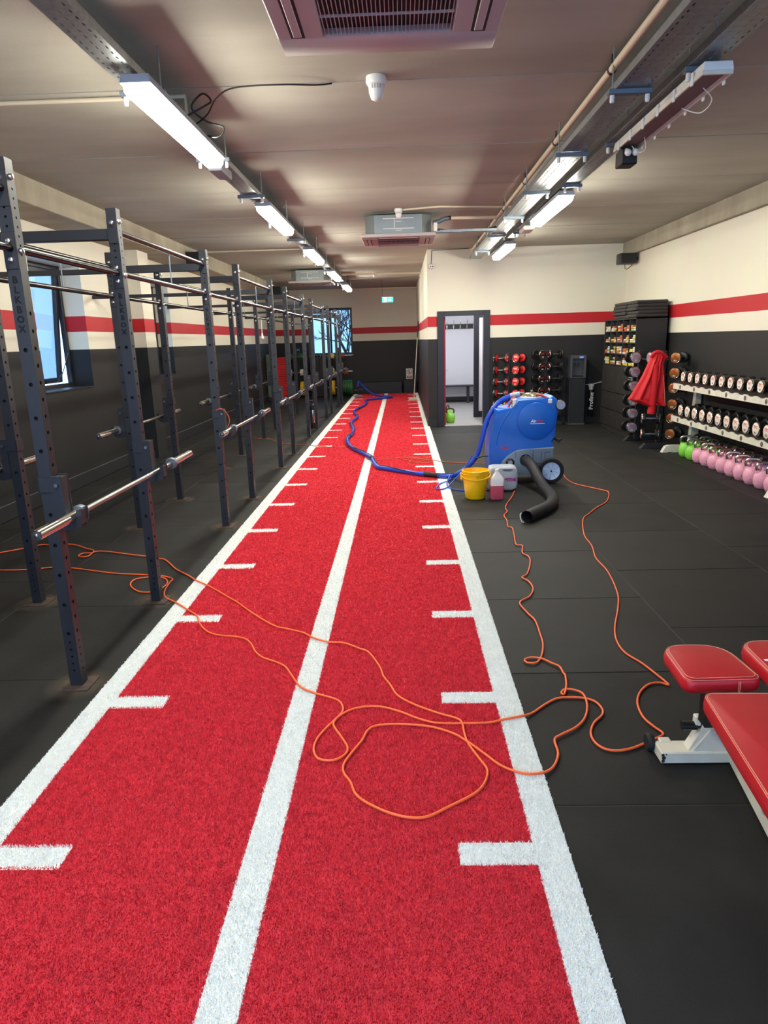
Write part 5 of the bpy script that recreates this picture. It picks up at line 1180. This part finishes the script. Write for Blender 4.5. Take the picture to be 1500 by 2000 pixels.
for k in range(24):
    o = obj('exercise_step', SM, None, None, loc=(-2.985+rng.uniform(-.006, .006), 20.55+rng.uniform(-.006, .006), .02+k*.05)); tag(o, 'red step, %s from the floor in the tall stack behind the rig' % ORD[k], 'step', 'stacked red steps')
gl = thing('wall_mirror', 'grey-green upright panel left of the red step stack', 'panel', (-3.33, 20.3, 0)); obj('panel', B().box(-3.43, -3.2, 20.2, 20.26, .1, 1.32, bev=.004), 'green_wall', gl); obj('panel_foot', B().box(-3.44, -3.19, 20.15, 20.31, 0, .1), 'cab_black', gl)
lw = thing('low_box', 'long low black plinth against the far wall behind the turf', 'box', (-.2, 21.9, 0)); obj('plinth_body', B().box(-.85, .5, 21.75, 22.05, 0, .36, bev=.006), 'plastic_black', lw); obj('ledge', B().box(-.86, .51, 21.74, 22.06, .24, .262), 'cab_black', lw)
lw2 = thing('low_box', 'short black box below the prohibition sign on far wall', 'box', (.75, 21.9, 0)); obj('box_body', B().box(.56, .95, 21.75, 22.05, 0, .37, bev=.006), 'plastic_black', lw2); obj('box_lid', B().box(.555, .955, 21.745, 22.055, .37, .385), 'cab_black', lw2)
br = thing('broom', 'long white-handled broom leaning on the corridor wall over the turf', 'broom', (.82, 18.9, 0))
A_, C_ = Vector((.82, 18.9, .075)), Vector((.97, 18.9, 2.09)); m_ = A_+(C_-A_)*.76
obj('handle', B().cyl(A_, m_, .0125, 10), 'broom_wood', br, 60); obj('grip', B().cyl(m_, C_, .016, 10), 'plastic_black', br, 60); obj('grip_band', B().cyl(m_-(C_-A_)*.02, m_+(C_-A_)*.03, .0165, 10), 'kb_green', br, 60)
obj('broom_head', B().box(.68, .9, 18.84, 18.95, .05, .085, bev=.006), 'broom_wood', br); obj('bristles', B().box(.675, .905, 18.835, 18.955, .012, .05), 'cream', br)
ps_ = thing('pump_sprayer', 'silver cylinder with black cap and base beside a rig post', 'sprayer', (-1.245, 13.32, 0))
q = (-1.245, 13.32, 0)
obj('tank', B().lathe([(0, .11), (.058, .11), (.06, .12), (.06, .355), (.058, .365), (0, .365)], q, (0, 0, 1), 24), 'chrome', ps_, 40)
obj('base', B().lathe([(0, 0), (.066, 0), (.068, .02), (.062, .11), (0, .112)], q, (0, 0, 1), 24), 'plastic_black', ps_, 40)
obj('cap', B().lathe([(.062, .36), (.064, .42), (.05, .46), (.02, .475), (0, .476)], q, (0, 0, 1), 24), 'plastic_black', ps_, 40)
obj('pump_handle', B().cyl((-1.245, 13.32, .47), (-1.245, 13.32, .53), .012, 10).cyl((-1.3, 13.32, .535), (-1.19, 13.32, .535), .011, 10), 'plastic_dgrey', ps_, 50)
hg = thing('hanging_handle', 'white cable with small cone handle hanging inside the rig', 'handle', (-1.95, 12.4, 1.75)); obj('cable', B().cyl((-1.95, 12.4, 1.8), (-1.95, 12.4, 2.06), .008, 8), 'plastic_white', hg, 60); obj('cone', B().lathe([(.01, .1), (.02, .05), (.035, 0), (0, 0)], (-1.95, 12.4, 1.72), (0, 0, 1), 12), 'plastic_white', hg, 50)
# changing room furniture
cb_ = thing('changing_bench', 'white-topped bench with black legs seen through the doorway', 'bench', (2.2, 18.0, 0))
obj('bench_top', B().box(1.3, 3.4, 17.8, 18.17, .42, .45, bev=.004), 'black_paint', cb_)
for x in (1.35, 2.16, 3.0): obj('leg', B().box(x, x+.07, 17.86, 17.93, 0, .42), 'black_paint', cb_)
obj('foot_rail', B().box(1.3, 3.4, 18.1, 18.16, .06, .12), 'black_paint', cb_)
hk_ = thing('coat_hook_rail', 'black coat hook rail on white wall through the doorway', 'hook rail', (2.2, 18.19, 1.9))
obj('rail', B().box(1.4, 3.3, 18.17, 18.199, 1.86, 1.98, bev=.003), 'black_paint', hk_)
for k in range(10):
    x = 1.68+.17*k
    obj('hook', B().tube([(x, 18.168, 1.95), (x, 18.12, 1.96), (x, 18.09, 2.02), (x, 18.09, 2.08 if k % 2 == 1 else 1.99)], .009, 8).box(x-.012, x+.012, 18.16, 18.17, 1.87, 1.97), 'chrome', hk_, 50)

# bare tree outside the far window
tr = thing('bare_tree', 'bare leafless tree seen through the far window', 'tree', (-1.5, 25.2, 0))
def branches(b, p, d, L, r, depth):
    q = p+d*L; b.cyl(p, q, r, 6, r*.7)
    if depth == 0: return
    for _ in range(3 if depth > 1 else 4):
        e = (d+Vector(rng.normal(0, .42, 3))+Vector((0, 0, .12))).normalized(); branches(b, p+d*L*rng.uniform(.55, 1), e, L*rng.uniform(.6, .8), r*.62, depth-1)
tb = B().cyl((-1.5, 25.2, 0), (-1.45, 25.2, 1.2), .09, 8, .07); obj('trunk', tb, 'rust', tr, 50)
for k in range(5):
    bb = B(); branches(bb, Vector((-1.45, 25.2, .9+.1*k)), Vector((math.cos(k*1.26)*.6, math.sin(k*1.26)*.3, 1)).normalized(), .8, .035, 4); obj('limb', bb, 'rust', tr)
hg_ = thing('hedge', 'dark clipped hedge outside below the far window', 'hedge', (-1.7, 24.4, 0))
obj('hedge_body', B().box(-4.5, 1.0, 24.2, 24.7, 0, 1.25, bev=.1, seg=3), 'hedge_green', hg_, 50)
for o in bpy.data.objects:
    if '_root' in o: del o['_root']
